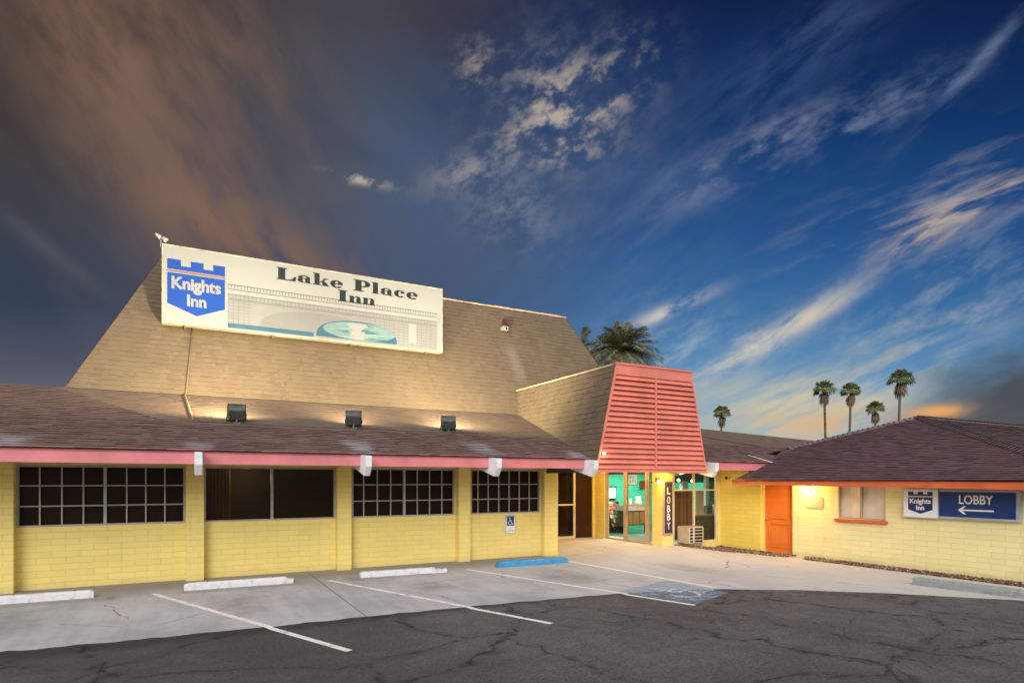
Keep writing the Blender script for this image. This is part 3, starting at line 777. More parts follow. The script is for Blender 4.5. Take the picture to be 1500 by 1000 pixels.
mb.box(XG + .045, XG + .115, Y_at(948, XG) - .02, Y_at(948, XG) + .02, fl + .05, 2.505)
sg = mb.build('lobby_glazing', M['alu_warm'], bld)
mb = MB(); mb.box(XG + .075, XG + .085, yb + .05, Y_at(948, XG) - .02, fl + .05, 2.5); mb.build('pane', M['glass'], sg)
mb = MB(); mb.box(XG + .075, XG + .085, Y_at(912.5, XG) + .03, ya - .05, fl + .05, 2.5); mb.build('pane', M['glass'], sg)
yd0, yd1 = Y_at(947, XG), Y_at(914.5, XG)
mb = MB(); rect_frame(mb, 'x', XG + .05, yd0, yd1, fl + .01, 2.50, .10, .05); mb.box(XG + .03, XG + .07, yd0 + .1, yd1 - .1, zr_ - .03, zr_ + .03)
d = mb.build('door', M['alu_warm'], bld); d['label'] = 'bronze framed glass lobby door'
mb = MB(); mb.box(XG + .046, XG + .054, yd0 + .095, yd1 - .095, fl + .1, 2.41); mb.build('pane', M['glass'], d)
mb = MB(); mb.tube([(XG - .03, yd1 - .14, fl + .85), (XG - .03, yd1 - .14, fl + 1.35)], .013, 8); mb.tube([(XG - .03, yd1 - .14, fl + .9), (XG + .03, yd1 - .14, fl + .9)], .01, 6); mb.build('pull_handle', M['metal'], d)

# storefront
YS = 13.5; sx0, sx1 = X_at(986, YS), 14.77
zt = zy(1010, 717.5, YS)
mb = MB(); rect_frame(mb, 'y', YS + .03, sx0, sx1 - .12, .22, 2.5, .05, .07)
xm_ = X_at(1017, YS); mb.box(xm_ - .03, xm_ + .03, YS, YS + .065, .27, 2.45)
mb.box(sx0 + .05, xm_ - .03, YS + .005, YS + .06, zt - .02, zt + .02); mb.box(xm_ + .03, sx1 - .17, YS + .005, YS + .06, zt - .02, zt + .02)
st = mb.build('storefront_window', M['cream'], bld)
mb = MB(); mb.box(sx0 + .04, sx1 - .16, YS + .025, YS + .035, .26, 2.46); mb.build('pane', M['glass'], st)
mb = MB(); mb.box(sx0 - .1, sx1, YS - .03, YS + .1, 0, .215); mb.box(sx1 - .115, sx1, YS - .03, YS + .1, .215, 2.62); mb.box(sx0 - .05, sx1 - .12, YS + .0, YS + .1, 2.51, 2.62)
mb.build('storefront_sill', M['yellow_paint'], bld)
# lobby interior
mb = MB()
mb.face([(12.6, 18.5, fl), (17, 18.5, fl), (17, 18.5, 2.7), (12.6, 18.5, 2.7)]); mb.face([(17, 13.6, fl), (17, 18.5, fl), (17, 18.5, 2.7), (17, 13.6, 2.7)])
mb.face([(12.56, 16.96, fl), (12.56, 18.5, fl), (12.56, 18.5, 2.7), (12.56, 16.96, 2.7)])
mb.face([(14.8, 13.62, fl), (17, 13.62, fl), (17, 13.62, 2.7), (14.8, 13.62, 2.7)])
mb.build('lobby_wall', M['teal'], bld)
mb = MB(); mb.face([(12.5, 13.55, fl - .003), (17, 13.55, fl - .003), (17, 18.5, fl - .003), (12.5, 18.5, fl - .003)]); mb.build('lobby_floor', paint('lobby_floor', (.16, .24, .21), .3, .2, 2, .02, .5), bld)
mb = MB(); mb.face([(12.3, 13.55, 2.61), (17, 13.55, 2.61), (17, 18.5, 2.61), (12.3, 18.5, 2.61)]); mb.build('lobby_ceiling', M['white'], bld)
mb = MB(); mb.box(9.2, 12.3, YE + .3, 16.8, 2.6, 2.615); 
# rooms behind the dark glass stay dark: a wall behind the back door
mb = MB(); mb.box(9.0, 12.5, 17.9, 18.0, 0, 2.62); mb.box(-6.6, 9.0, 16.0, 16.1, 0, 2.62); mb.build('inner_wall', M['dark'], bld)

# roof flashing in the valley
mb = MB(); q = [on_y(1113, 665, 12.75), on_y(1123, 679, 12.25), on_y(1136, 678, 12.0)]
mb.tube([(15.35, 12.9, 2.9), (15.62, 12.24, 2.66), (16.0, 12.1, 2.72)], .013, 6); mb.build('valley_flashing', M['white'], bld)

# ================================================================ WING
XW = 14.78
wing = empty('guest_wing', (XW + 2, 9, 0), 'low yellow block wing with purple shingled hip roof and orange fascia', 'building')
yo0, yo1 = Y_at(1161, XW), Y_at(1113.8, XW)          # door opening
wy0, wy1 = Y_at(1297, XW), Y_at(1228, XW); wz0 = 1.14
TOP = 2.30
mb = MB(); T = .2
mb.box(XW, XW + T, 4.95, wy0, 0, TOP); mb.box(XW, XW + T, wy0, wy1, 0, wz0); mb.box(XW, XW + T, wy1, yo0, 0, TOP)
mb.box(XW, XW + T, wy0, wy1, 2.12, TOP)
mb.box(XW, XW + T, yo0, yo1, 2.14, TOP); 
mb.box(XW + T, 26, 4.95, 5.15, 0, TOP)
mb.build('wall', M['yellow_long'], wing)
mb = MB(); mb.box(XW, XW + T, yo1, 12.42, 0, TOP); mb.box(XW, XW + T, 12.42, 13.6, 0, 2.6); mb.build('side_wall', M['yellow_gold'], wing)
mb = MB(); mb.box(XW + .06, XW + .2, yo1 - .045, yo1 - .001, .02, 2.139); mb.box(XW + .06, XW + .2, yo0 + .001, yo0 + .04, .02, 2.139); mb.box(XW + .06, XW + .2, yo0 + .04, yo1 - .045, 2.09, 2.139)
mb.build('door_frame', M['yellow_paint'], wing)
mb = MB(); dx = XW + .15; da, db = yo0 + .042, yo1 - .047
mb.box(dx, dx + .045, da, db, .03, 2.085)
W_ = db - da
for (z0, z1) in ((.2, .88), (1.02, 1.95)):
    a, b_ = da + .13, db - .13
    mb.box(dx - .022, dx - .001, a, b_, z0, z0 + .03); mb.box(dx - .022, dx - .001, a, b_, z1 - .03, z1); mb.box(dx - .022, dx - .001, a, a + .03, z0 + .03, z1 - .03); mb.box(dx - .022, dx - .001, b_ - .03, b_, z0 + .03, z1 - .03)
    mb.box(dx - .008, dx - .001, a + .07, b_ - .07, z0 + .07, z1 - .07)
d = mb.build('door', M['door_orange'], wing); d['label'] = 'orange two-panel door'
mb = MB(); yh = db - .07; mb.tube([(dx - .055, yh, .98), (dx, yh, .98)], .022, 10); mb.tube([(dx - .06, yh, .98), (dx - .055, yh - .11, .98)], .011, 8); mb.build('handle', M['metal'], d); mb = MB(); mb.tube([(dx - .03, yh, 1.12), (dx, yh, 1.12)], .024, 10); mb.build('deadbolt', M['metal'], d)
mb = MB(); mb.box(XW - .05, XW + .2, yo0 - .02, yo1 + .02, -.02, .028); mb.build('threshold', M['concrete'], wing)
# window with vertical blinds
mb = MB(); rect_frame(mb, 'x', XW + .05, wy0, wy1, wz0, 2.12, .03, .05); ym = Y_at(1262.3, XW + .05); mb.box(XW + .025, XW + .075, ym - .018, ym + .018, wz0 + .03, 2.09)
w = mb.build('window', M['alu_warm'], wing)
mb = MB(); mb.box(XW + .045, XW + .052, wy0 + .02, wy1 - .02, wz0 + .02, 2.10); mb.build('pane', glassm('thin_glass', (.05, .05, .05), .06, .05, .6), w)
mb = MB(); y = wy0 + .02; rg = random.Random(4)
while y < wy1 - .05:
    a = radians(5 + rg.uniform(-5, 5)); c, s_ = cos(a) * .047, sin(a) * .047
    mb.prism([(XW + .085 - s_, y + .045 - c, wz0 + .03), (XW + .085 + s_, y + .045 + c, wz0 + .03), (XW + .087 + s_, y + .045 + c, wz0 + .03), (XW + .087 - s_, y + .045 - c, wz0 + .03)], (0, 0, .93)); y += .082
mb.build('vertical_blinds', paint('blind_beige', (.95, .84, .68), .6, .08), w)
mb = MB(); mb.prism([(XW - .09, wy0 - .06, wz0 - .002), (XW - .09, wy0 - .06, wz0 - .075), (XW - .001, wy0 - .06, wz0 - .095), (XW - .001, wy0 - .06, wz0 - .002)], (0, wy1 - wy0 + .12, 0)); mb.build('sill', M['orange'], w, bevel=.006)
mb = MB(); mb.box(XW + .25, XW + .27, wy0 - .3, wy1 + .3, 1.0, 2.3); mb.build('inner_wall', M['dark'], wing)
# eave board, tilted a touch as in the picture
XEV = 14.1; y0e, y1e = 4.5, 12.43
def ze(y): return 2.075 + (y - 5.43) / 7.0 * .075
mb = MB(); hb = .15
mb.raw([(XEV, y0e, ze(y0e) - hb), (XEV, y1e, ze(y1e) - hb), (XEV, y1e, ze(y1e)), (XEV, y0e, ze(y0e)), (XEV + .03, y0e, ze(y0e) - hb), (XEV + .03, y1e, ze(y1e) - hb), (XEV + .03, y1e, ze(y1e)), (XEV + .03, y0e, ze(y0e))],
       [(0, 1, 2, 3), (4, 7, 6, 5), (0, 4, 5, 1), (3, 2, 6, 7), (0, 3, 7, 4), (1, 5, 6, 2)])
mb.box(XEV + .03, 26, y0e, y0e + .03, ze(y0e) - hb, ze(y0e)); mb.box(XEV + .031, 15.3, y1e - .03, y1e, ze(y1e) - hb, ze(y1e) - .004)
mb.build('fascia', M['orange'], wing)
mb = MB(); mb.box(XEV + .035, XW - .003, y0e + .04, y1e - .03, 2.02, 2.035); mb.build('soffit', M['soffit'], wing)
AP = (19.55, 10.15, 4.02); s2 = (AP[2] - 2.12) / (AP[0] - XEV)
def zw(x): return 2.12 + s2 * (x - XEV)
mb = MB()
shingles(mb, [(XEV - .04, y0e - .3, zw(XEV - .04)), (XEV - .04, y1e, zw(XEV - .04)), (15.6, y1e, zw(15.6)), (17.05, 12.9, zw(17.05)), AP], .14, .3, .013, 21)
shingles(mb, [(XEV - .04, y0e - .3, zw(XEV - .04)), AP, (30, AP[1], AP[2]), (30, y0e - .3, zw(XEV - .04))], .14, .3, .013, 22)
shingles(mb, [(15.0, 13.9, zw(16.2) - .45), (30, 15.7, zw(XEV)), (30, AP[1], AP[2]), AP][0:0] or [(AP[0], AP[1], AP[2]), (13.9, 15.8, 2.05), (30, 15.8, 2.05), (30, AP[1], AP[2])], .14, .3, .013, 23)
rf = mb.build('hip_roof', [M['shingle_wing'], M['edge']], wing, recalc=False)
def caps(a, b_, name='hip_cap'):
    mb = MB(); a = Vector(a); b_ = Vector(b_); L = (b_ - a).length; d = (b_ - a) / L; side = d.cross(Vector((0, 0, 1))).normalized(); up = side.cross(d)
    k = 0; st_ = .145
    while k * st_ < L:
        p = a + d * (k * st_); q = a + d * min(L, (k * st_ + .20)); w = .125
        vs = []
        for (pt, lift) in ((p, .055), (q, .012)):
            vs += [pt + side * w - Vector((0, 0, w * .34)) + up * lift, pt + up * (lift + .012), pt - side * w - Vector((0, 0, w * .34)) + up * lift]
        low = [vs[i] - up * .03 for i in range(6)]
        mb.raw(vs + low, [(0, 1, 4, 3), (1, 2, 5, 4), (0, 3, 9, 6), (2, 8, 11, 5)]); mb.raw(vs[:3] + low[:3], [(0, 3, 4, 1), (1, 4, 5, 2)], 1); k += 1
    return mb.build(name, [M['cap_shingle'], M['edge']], rf, recalc=False)
caps((XEV - .04, y0e - .3, zw(XEV - .04) + .01), Vector(AP) + Vector((0, 0, .01)))
caps((17.0, 12.7, zw(17.0) + .0), Vector(AP) + Vector((0, 0, .01)))
caps(Vector(AP) + Vector((0, 0, .01)), (30, AP[1], AP[2] + .01), 'ridge_cap')

# ================================================================ text helper
def text_polys(txt, height, bold=.0, sx=1.0, space=1.0):
    cu = bpy.data.curves.new('t', 'FONT'); cu.body = txt; cu.size = 1.0; cu.offset = bold; cu.resolution_u = 3; cu.space_character = space
    ob = bpy.data.objects.new('t', cu); col.objects.link(ob)
    bpy.context.view_layer.update()
    me = bpy.data.meshes.new_from_object(ob); bpy.data.objects.remove(ob)
    vs = [v.co.copy() for v in me.vertices]; fs = [tuple(p.vertices) for p in me.polygons]
    bpy.data.meshes.remove(me)
    x0 = min(v.x for v in vs); x1 = max(v.x for v in vs); y0 = min(v.y for v in vs); y1 = max(v.y for v in vs)
    k = height / (y1 - y0)
    return [((v.x - x0) * k * sx, (v.y - y0) * k) for v in vs], fs, (x1 - x0) * k * sx
def put_text(mb, T_, org, ax, up, m=0):
    vs, fs, w = T_
    o, a, u = Vector(org), Vector(ax), Vector(up)
    mb.raw([o + a * x + u * y for x, y in vs], fs, m)

# ================================================================ ROOF SIGN
YR = 17.3
L0, L1 = X_at(237, YR), X_at(648, YR)
zb_, zt_ = (zy(237, 473, YR) + zy(648, 516, YR)) / 2, (zy(237, 357, YR) + zy(648, 423, YR)) / 2
SW, SH = L1 - L0, zt_ - zb_
sign = empty('roof_sign', (L0 + SW / 2, YR, zb_), 'long cream billboard with blue shield and bridge picture on the mansard', 'sign')
mb = MB(); mb.box(L0, L1, YR + .03, YR + .24, zb_, zt_); mb.build('cabinet', M['sign_frame'], sign)
mb = MB(); w = .03
for (a, b_, c, d_) in ((L0, L1, zb_ - .004, zb_ + w), (L0, L1, zt_ - w, zt_ + .004), (L0, L0 + w, zb_ + w, zt_ - w), (L1 - w, L1, zb_ + w, zt_ - w)): mb.box(a, b_, YR - .012, YR + .028, c, d_)
mb.build('frame', M['sign_frame'], sign)
mb = MB(); mb.box(L0 + w, L1 - w, YR + .0, YR + .029, zb_ + w, zt_ - w); mb.build('face', M['sign_cream'], sign)
for x in (L0 + .5, L0 + 2.6, L0 + 4.7, L1 - .5):
    mb = MB(); mb.box(x - .03, x + .03, YR + .24, YR + .95, zt_ - .5, zt_ - .44); mb.box(x - .03, x + .03, YR + .24, YR + .3, zb_, zt_ - .5); mb.box(x - .02, x + .02, YR + .05, YR + .4, zb_ - .07, zb_ - .006)
    mb.build('bracket', M['metal_dark'], sign)
def sp(s, t, k=0): return (L0 + s * SW, YR - .003 - .0012 * k, zb_ + t * SH)   # s,t in 0..1 over the sign
def spoly(mb, pts, k=0, m=0): mb.face([sp(s, t, k) for s, t in pts], m)
# in-photo bilinear reading of the sign face: pixel -> (s, t)
def st_px(u, v):
    p = on_y(u, v, YR); s = (p.x - L0) / SW
    zl = zy(u, 473 + (u - 237) * (43 / 411), YR); zh = zy(u, 357 + (u - 237) * (66 / 411), YR)
    return s, (p.z - zl) / (zh - zl)
def px(*pts): return [st_px(*q) for q in pts]
def shield(mk, addtxt):
    """mk(pts, layer, material) draws in the unit square of the emblem (0..1 wide, 0..1.27 high)"""
    H = 1.27
    mk([(0, 1.035), (0, 1.27), (.23, 1.27), (.23, 1.13), (.40, 1.13), (.40, 1.27), (.62, 1.27), (.62, 1.13), (.79, 1.13), (.79, 1.27), (1, 1.27), (1, 1.035)], 1, 0)
    mk([(-.01, .983), (-.01, 1.01), (1.01, 1.01), (1.01, .983)], 1, 1)
    mk([(0, .955), (1, .955), (1, .24), (.5, 0), (0, .24)], 1, 0)
sgn = st_px(245, 448)
eA, eB = st_px(245, 448), st_px(329.5, 432)
def emblem(org, ax, up, w, h, name_prefix, parent, mats, nrm):
    """org lower-left of the emblem box"""
    O, A2, U2, N2 = Vector(org), Vector(ax), Vector(up), Vector(nrm)
    mb = MB(); mb2 = MB()
    def mk(pts, k, m):
        (mb if m == 0 else mb2).face([O + A2 * (x * w) + U2 * (y / 1.27 * h) + N2 * (.001 * k) for x, y in pts])
    shield(mk, None)
    o = mb.build('shield', mats[0], parent, recalc=False)
    mb2.build('stripe', mats[1], parent, recalc=False)
    mb = MB()
    t1 = text_polys('Knights', .30 * h, .036, 1.0, .96); t2 = text_polys('Inn', .22 * h, .036, 1.0, .98)
    k1 = .86 * w / t1[2]; t1 = ([(x * k1, y) for x, y in t1[0]], t1[1], .86 * w)
    k2 = .335 * w / t2[2]; t2 = ([(x * k2, y) for x, y in t2[0]], t2[1], .335 * w)
    put_text(mb, t1, O + A2 * (.07 * w) + U2 * (.50 / 1.27 * h) + N2 * .003, A2, U2)
    put_text(mb, t2, O + A2 * (.335 * w) + U2 * (.215 / 1.27 * h) + N2 * .003, A2, U2)
    mb.build('lettering', mats[2], parent, recalc=False)
w_em = (eB[0] - eA[0]) * SW
e_lo = st_px(288, 464)[1]; e_hi = st_px(247, 379)[1]
emblem((L0 + eA[0] * SW, YR - .004, zb_ + e_lo * SH), (1, 0, 0), (0, 0, 1), w_em, (e_hi - e_lo) * SH, '', sign, (M['logo_blue'], paint('logo_line', (.20, .045, .025), .4), paint('logo_white', (.21, .22, .235), .4)), (0, -1, 0))
mb = MB(); c = st_px(314, 463); mb.face([(L0 + c[0] * SW + .03 * cos(a * pi / 6), YR - .004, zb_ + c[1] * SH + .03 * sin(a * pi / 6)) for a in range(12)]); mb.build('trade_mark_dot', paint('pale_grey', (.5, .5, .52), .5), sign, recalc=False)

# fat-face letters built from bars, bowls and serifs (unit x-height box)
def arc_poly(cx, cy, rx, ry, ix, iy, a0, a1, n=14, dx=0):
    out = [(cx + rx * cos(radians(a0 + (a1 - a0) * i / n)), cy + ry * sin(radians(a0 + (a1 - a0) * i / n))) for i in range(n + 1)]
    inn = [(cx + dx + ix * cos(radians(a1 + (a0 - a1) * i / n)), cy + iy * sin(radians(a1 + (a0 - a1) * i / n))) for i in range(n + 1)]
    return out, inn
def ringq(cx, cy, rx, ry, ix, iy, a0, a1, n=16, dx=0):
    o, i = arc_poly(cx, cy, rx, ry, ix, iy, a0, a1, n, dx); i = i[::-1]
    return [[o[k], o[k + 1], i[k + 1], i[k]] for k in range(n)]
def rc(x0, y0, x1, y1): return [(x0, y0), (x1, y0), (x1, y1), (x0, y1)]
G = {}
G['L'] = (.95, [rc(0, 0, .62, .07), rc(.08, .07, .42, .93), rc(0, .93, .52, 1), [(.42, .07), (.62, 0), (.92, 0), (.95, .38), (.88, .38), (.72, .12), (.55, .07)]])
G['I'] = (.56, [rc(0, 0, .56, .07), rc(.1, .07, .46, .93), rc(0, .93, .56, 1)])
G['P'] = (.92, [rc(0, 0, .56, .07), rc(.1, .07, .44, .93), rc(0, .93, .56, 1)] + ringq(.50, .70, .42, .30, .14, .22, -90, 90) + [rc(.44, .92, .5, 1), rc(.44, .40, .5, .48)])
G['l'] = (.42, [rc(0, 0, .42, .06), rc(.07, .06, .35, .94), rc(0, .94, .35, 1)])
G['k'] = (.80, [rc(0, 0, .40, .06), rc(.07, .06, .33, .94), rc(0, .94, .33, 1), [(.33, .26), (.56, .56), (.5, .62), (.78, .62), (.78, .56), (.66, .56), (.33, .2)][::-1], [(.42, .36), (.52, .48), (.80, .06), (.82, 0), (.40, 0), (.44, .06), (.5, .07)], ])
G['n'] = (.76, [rc(0, 0, .38, .06), rc(.06, .06, .32, .56), rc(0, .56, .32, .62), rc(.42, 0, .78, .06), rc(.46, .06, .72, .44)] + ringq(.50, .42, .22, .22, .0, .12, 0, 120) + [[(.32, .44), (.32, .5), (.44, .62), (.44, .56)]])
G['a'] = (.70, ringq(.28, .20, .28, .2, .04, .14, 90, 300) + [rc(.28, .34, .42, .4), rc(.38, .05, .62, .44), [(.62, .05), (.72, .02), (.72, 0), (.5, 0), (.38, .05)]] + ringq(.34, .42, .28, .22, .12, .16, 0, 150) + [[(.02, .40), (.02, .5), (.12, .56), (.24, .5), (.24, .4), (.12, .36)]])
G['c'] = (.64, ringq(.33, .31, .33, .33, .08, .26, 60, 320) + [[(.36, .42), (.42, .54), (.56, .58), (.62, .5), (.58, .38), (.46, .36)]])
G['e'] = (.68, ringq(.34, .31, .34, .33, .09, .26, 10, 325) + [rc(.24, .29, .66, .36)])
def word_polys(txt, h, sx):
    x = 0; out = []
    for ch in txt:
        if ch == ' ': x += .48; continue
        w_, polys = G[ch]
        for p in polys: out.append([((x + a) * h * sx, b_ * h) for a, b_ in p])
        x += w_ + .07
    return out, (x - .07) * h * sx
mb = MB()
def place_word(txt, uL, vT, vB, uR):
    a = st_px(uL, vB); b_ = st_px(uL, vT); c = st_px(uR, vB)
    h = (b_[1] - a[1]) * SH; polys, wd = word_polys(txt, h, 1.0); k = (c[0] - a[0]) * SW / wd
    for i, p in enumerate(polys): mb.face([(L0 + a[0] * SW + x * k, YR - .006 - .0006 * (i % 9), zb_ + a[1] * SH + y) for x, y in p])
place_word('Lake Place', 405, 391, 408.5, 612)
place_word('Inn', 495, 424, 440.5, 549)
mb.build('lettering', paint('sign_letters', (.008, .011, .010), .5), sign, recalc=False)
# the bridge picture
def flat(mat, polys, k, name):
    mb = MB()
    for p in polys: mb.face([sp(s, t, k) for s, t in p])
    return mb.build(name, mat, sign, recalc=False)
pale = paint('picture_pale', (.16, .168, .185), .5, .03); line_m = paint('picture_line', (.075, .08, .09), .5, .05); lite = paint('picture_light', (.20, .212, .23), .5, .02)
s0 = st_px(333.5, 400)[0]; s1 = st_px(645, 480)[0]; 
tb = .025; t1 = .545
flat(pale, [[(s0, tb), (s1, tb), (s1, t1 - .06), (s0, t1 - .06)]], 0, 'picture_ground')
ln = []
N = 74
for i in range(N):
    s = s0 + (s1 - .012 - s0) * i / N; ln.append([(s, t1 - .005), (s + .0016, t1 - .005), (s + .0016, t1 + .055), (s, t1 + .055)])
for (t, w) in ((t1 + .052, .008), (t1 - .01, .008), (t1 - .075, .006), (t1 - .135, .008), (t1 - .15, .004)): ln.append([(s0, t), (s1 - .012, t), (s1 - .012, t + w), (s0, t + w)])
for i in range(58):
    s = s0 + (s1 - .03 - s0) * i / 58; ln.append([(s, t1 - .13), (s + .001, t1 - .13), (s + .001, t1 - .075), (s, t1 - .075)])
for i in range(1, 9):          # block courses beside the arch
    t = tb + i * .042
    ln.append([(.64 + i * .0, t), (s1 - .02, t), (s1 - .02, t + .003), (.64, t + .003)]); ln.append([(s0, t), (s0 + .075, t), (s0 + .075, t + .003), (s0, t + .003)])
for i in range(14): s = .70 + i * .019; ln.append([(s, tb), (s + .0008, tb), (s + .0008, t1 - .15), (s, t1 - .15)])
for i in range(5): s = s0 + i * .017; ln.append([(s, tb + .05), (s + .0009, tb + .05), (s + .0009, t1 - .15), (s, t1 - .15)])
flat(line_m, ln, 1, 'picture_lines')
flat(lite, [[(s0, t1 - .002), (s1 - .014, t1 - .002), (s1 - .014, t1 + .012), (s0, t1 + .012)], [(.855, .11), (.888, .11), (.888, t1 - .15), (.855, t1 - .15)], [(s1 - .014, tb), (s1, tb), (s1, t1 + .02), (s1 - .014, t1 + .02)]], 2, 'picture_light')
arch = [( .30 + .21 * (1 - cos(pi * i / 30)), .07 + .30 * sin(pi * i / 30) ** .8) for i in range(31)]
ar2 = [( .30 + .21 * (1 - cos(pi * i / 30)), .075 + .31 * sin(pi * i / 30) ** .8 + .004) for i in range(31)]
flat(paint('picture_arch', (.135, .14, .155), .5, .03), [arch], 2, 'picture_arch')
cx_, rx_ = .652, .155
el = [(cx_ - rx_ * cos(pi * i / 30), .05 + .27 * sin(pi * i / 30) ** .75) for i in range(31)]
flat(paint('water_deep', (.022, .075, .13), .5, .1), [el, [(s0, .03), (.488, .03), (.488, .09), (s0, .09)]], 3, 'picture_water')
rg = random.Random(8); rip = []; lt = []
for i in range(38):
    t = .07 + .21 * rg.random(); hw = rx_ * max(.05, 1 - ((t - .05) / .27) ** 1.6) ** .6 * .9; c = cx_ + .01 + rg.uniform(-.5, .6) * hw; w = hw * rg.uniform(.2, .5)
    c = max(cx_ - hw + w * .9, min(cx_ + hw - w * .9, c)); hh = rg.uniform(.008, .018)
    rip.append([(c - w, t), (c, t - hh), (c + w, t), (c, t + hh)])
flat(paint('water_pale', (.11, .18, .20), .5, .08), [[(cx_ + .008 + .139 * cos(2 * pi * i / 28), .178 + .128 * sin(2 * pi * i / 28)) for i in range(28)]], 4, 'picture_shallow')
mb = MB()
for i, p in enumerate(rip): mb.face([(L0 + s * SW, YR - .0090 - .0001 * i, zb_ + t * SH) for s, t in p], i % 2)
mb.build('picture_ripples', [paint('ripple_a', (.04, .11, .16), .5, .05), paint('ripple_b', (.16, .23, .25), .5, .05)], sign, recalc=False)
mb = MB()
for i in range(16):
    t = .06 + i * .0145; w = .014 + .02 * rg.random() + (.012 if i > 11 else 0); mb.face([(L0 + s * SW, YR - .0135 - .0001 * i, zb_ + q * SH) for s, q in ((cx_ - .005 - w, t), (cx_ - .005 + w, t), (cx_ - .005 + w * .9, t + .016), (cx_ - .005 - w * .7, t + .016))])
mb.build('picture_glint', lite, sign, recalc=False)

# ================================================================ LIT THINGS
def point(name, loc, e, c=(1, .78, .45), r=.05):
    l = bpy.data.lights.new(name, 'POINT'); l.energy = e; l.color = c; l.shadow_soft_size = r
    o = bpy.data.objects.new(name, l); col.objects.link(o); o.location = loc; return o
def spot(name, loc, aim, e, ang=150, blend=.6, c=(1, .82, .47), r=.12):
    l = bpy.data.lights.new(name, 'SPOT'); l.energy = e; l.color = c; l.spot_size = radians(ang); l.spot_blend = blend; l.shadow_soft_size = r
    o = bpy.data.objects.new(name, l); col.objects.link(o); o.location = loc
    o.rotation_euler = (Vector(aim) - Vector(loc)).to_track_quat('-Z', 'Y').to_euler(); return o
def area(name, loc, aim, sx_, sy_, e, c=(1, .9, .75)):
    l = bpy.data.lights.new(name, 'AREA'); l.shape = 'RECTANGLE'; l.size = sx_; l.size_y = sy_; l.energy = e; l.color = c
    o = bpy.data.objects.new(name, l); col.objects.link(o); o.location = loc
    o.rotation_euler = (Vector(aim) - Vector(loc)).to_track_quat('-Z', 'Y').to_euler(); return o
# floodlights on the low roof, leaning back at the mansard
FL_E = 600
def floodlight(x, y, tilt, yaw, label):
    z = zr(y)
    rt = empty('floodlight', (x, y, z), label, 'floodlight', 'floodlights on the low roof aimed at the sign')
    Mx = Matrix.Translation((x, y, z + .22)) @ Matrix.Rotation(yaw, 4, 'Z') @ Matrix.Rotation(tilt, 4, 'X')
    mb = MB()
    # housing: a flat box, deeper at the top, lens on the far (+y) side
    a = [(-.17, -.07, -.12), (.17, -.07, -.12), (.17, .09, -.15), (-.17, .09, -.15)]; b_ = [(-.17, -.10, .13), (.17, -.10, .13), (.17, .09, .16), (-.17, .09, .16)]
    mb.raw([Mx @ Vector(p) for p in a + b_], [(0, 1, 2, 3), (7, 6, 5, 4), (0, 4, 5, 1), (1, 5, 6, 2), (2, 6, 7, 3), (3, 7, 4, 0)])
    mb.build('housing', M['metal_dark'], rt, bevel=.012)
    mb = MB(); mb.box(-.185, .185, .091, .115, -.165, .175, M=Mx); mb.build('bezel', M['metal_dark'], rt)
    mb = MB(); mb.box(-.16, .16, .116, .122, -.14, .15, M=Mx); mb.build('lens', M['lens'], rt)
    mb = MB(); mb.box(-.20, .20, -.02, .02, -.19, -.165, M=Mx); 
    for s_ in (-1, 1): mb.box(s_ * .19 - .008, s_ * .19 + .008, -.02, .02, -.19, .0, M=Mx)
    mb.tube([(x, y, z - .02), (x, y, z + .1)], .02, 8); mb.box(x - .06, x + .06, y - .05, y + .05, z - .01, z + .03); mb.build('bracket', M['metal_dark'], rt)
    mb = MB(); mb.tube([(x + .03, y, z + .03), (x + .12, y + .03, z + .06), (x + .22, y + .02, z + .03), (x + .3, y + .01, z + .015)], .008, 6); mb.build('cable', M['metal_dark'], rt)
    p = Mx @ Vector((0, .16, 0)); q = Mx @ Vector((0, 3, 0))
    return p, q
for (u, tilt, yaw, e, aim, lb) in ((347, .62, .05, 1.0, (-.40, .62, .66), 'dark floodlight nearest the wall conduit'), (518, .62, -.25, .7, (.1, .62, .76), 'black floodlight leaning in the middle of the roof row'), (657, .62, -.22, 1.0, (.50, .58, .62), 'grey floodlight next to the porch end of the roof')):
    x = X_at(u, 14.2); p, q = floodlight(x, 14.2, tilt, yaw, lb)
    lo = spot('floodlight_beam', p + Vector((0, .05, .2)), p + Vector(aim), FL_E * e, 160, 1.0); ld = lo.data; ld.use_nodes = True
    fo = ld.node_tree.nodes.new('ShaderNodeLightFalloff'); fo.inputs['Strength'].default_value = 1.0
    ld.node_tree.links.new(fo.outputs['Linear'], next(n_ for n_ in ld.node_tree.nodes if n_.type == 'EMISSION').inputs['Strength'])
    spot('floodlight_spill', p + Vector((0, .02, .16)), q, 190 * e, 172, .3)
point('dining_light', (wx[1][0] + .9, YW + .9, 2.2), 70, (1, .6, .25), .05)
# feed cable along the roof
mb = MB(); pts = []
for i in range(60):
    x = X_at(283, 14.2) + (X_at(705, 14.2) - X_at(283, 14.2)) * i / 59; pts.append((x, 14.16 + .03 * sin(x * 2.1), zr(14.16 + .03 * sin(x * 2.1)) + .025))
pts[-1] = (pts[-1][0], 14.3, pts[-1][2])
mb.tube(pts, .010, 6); tag(mb.build('power_cable', M['metal_dark'], origin=(3, 14.2, 3.3)), 'thin dark cable strung along the roof behind the floodlights', 'cable')
mb = MB()
c0 = on_y(270.5, 476, 17.5); ym0 = YM + kb * (6.0 - ZM)
xcn = X_at(271, YM)
mb.tube([(xcn + .17, ym0 - .05, 6.02), (xcn + .02, YM - .03, ZM + .02), (xcn + .0, YM - .1, ZM - .0), (X_at(283, 14.3), 14.3, zr(14.3) + .03)], .014, 8)
tag(mb.build('conduit', paint('conduit_tan', (.32, .22, .13), .6), origin=(xcn, YM, ZM)), 'thin conduit running from the billboard down the mansard', 'conduit')
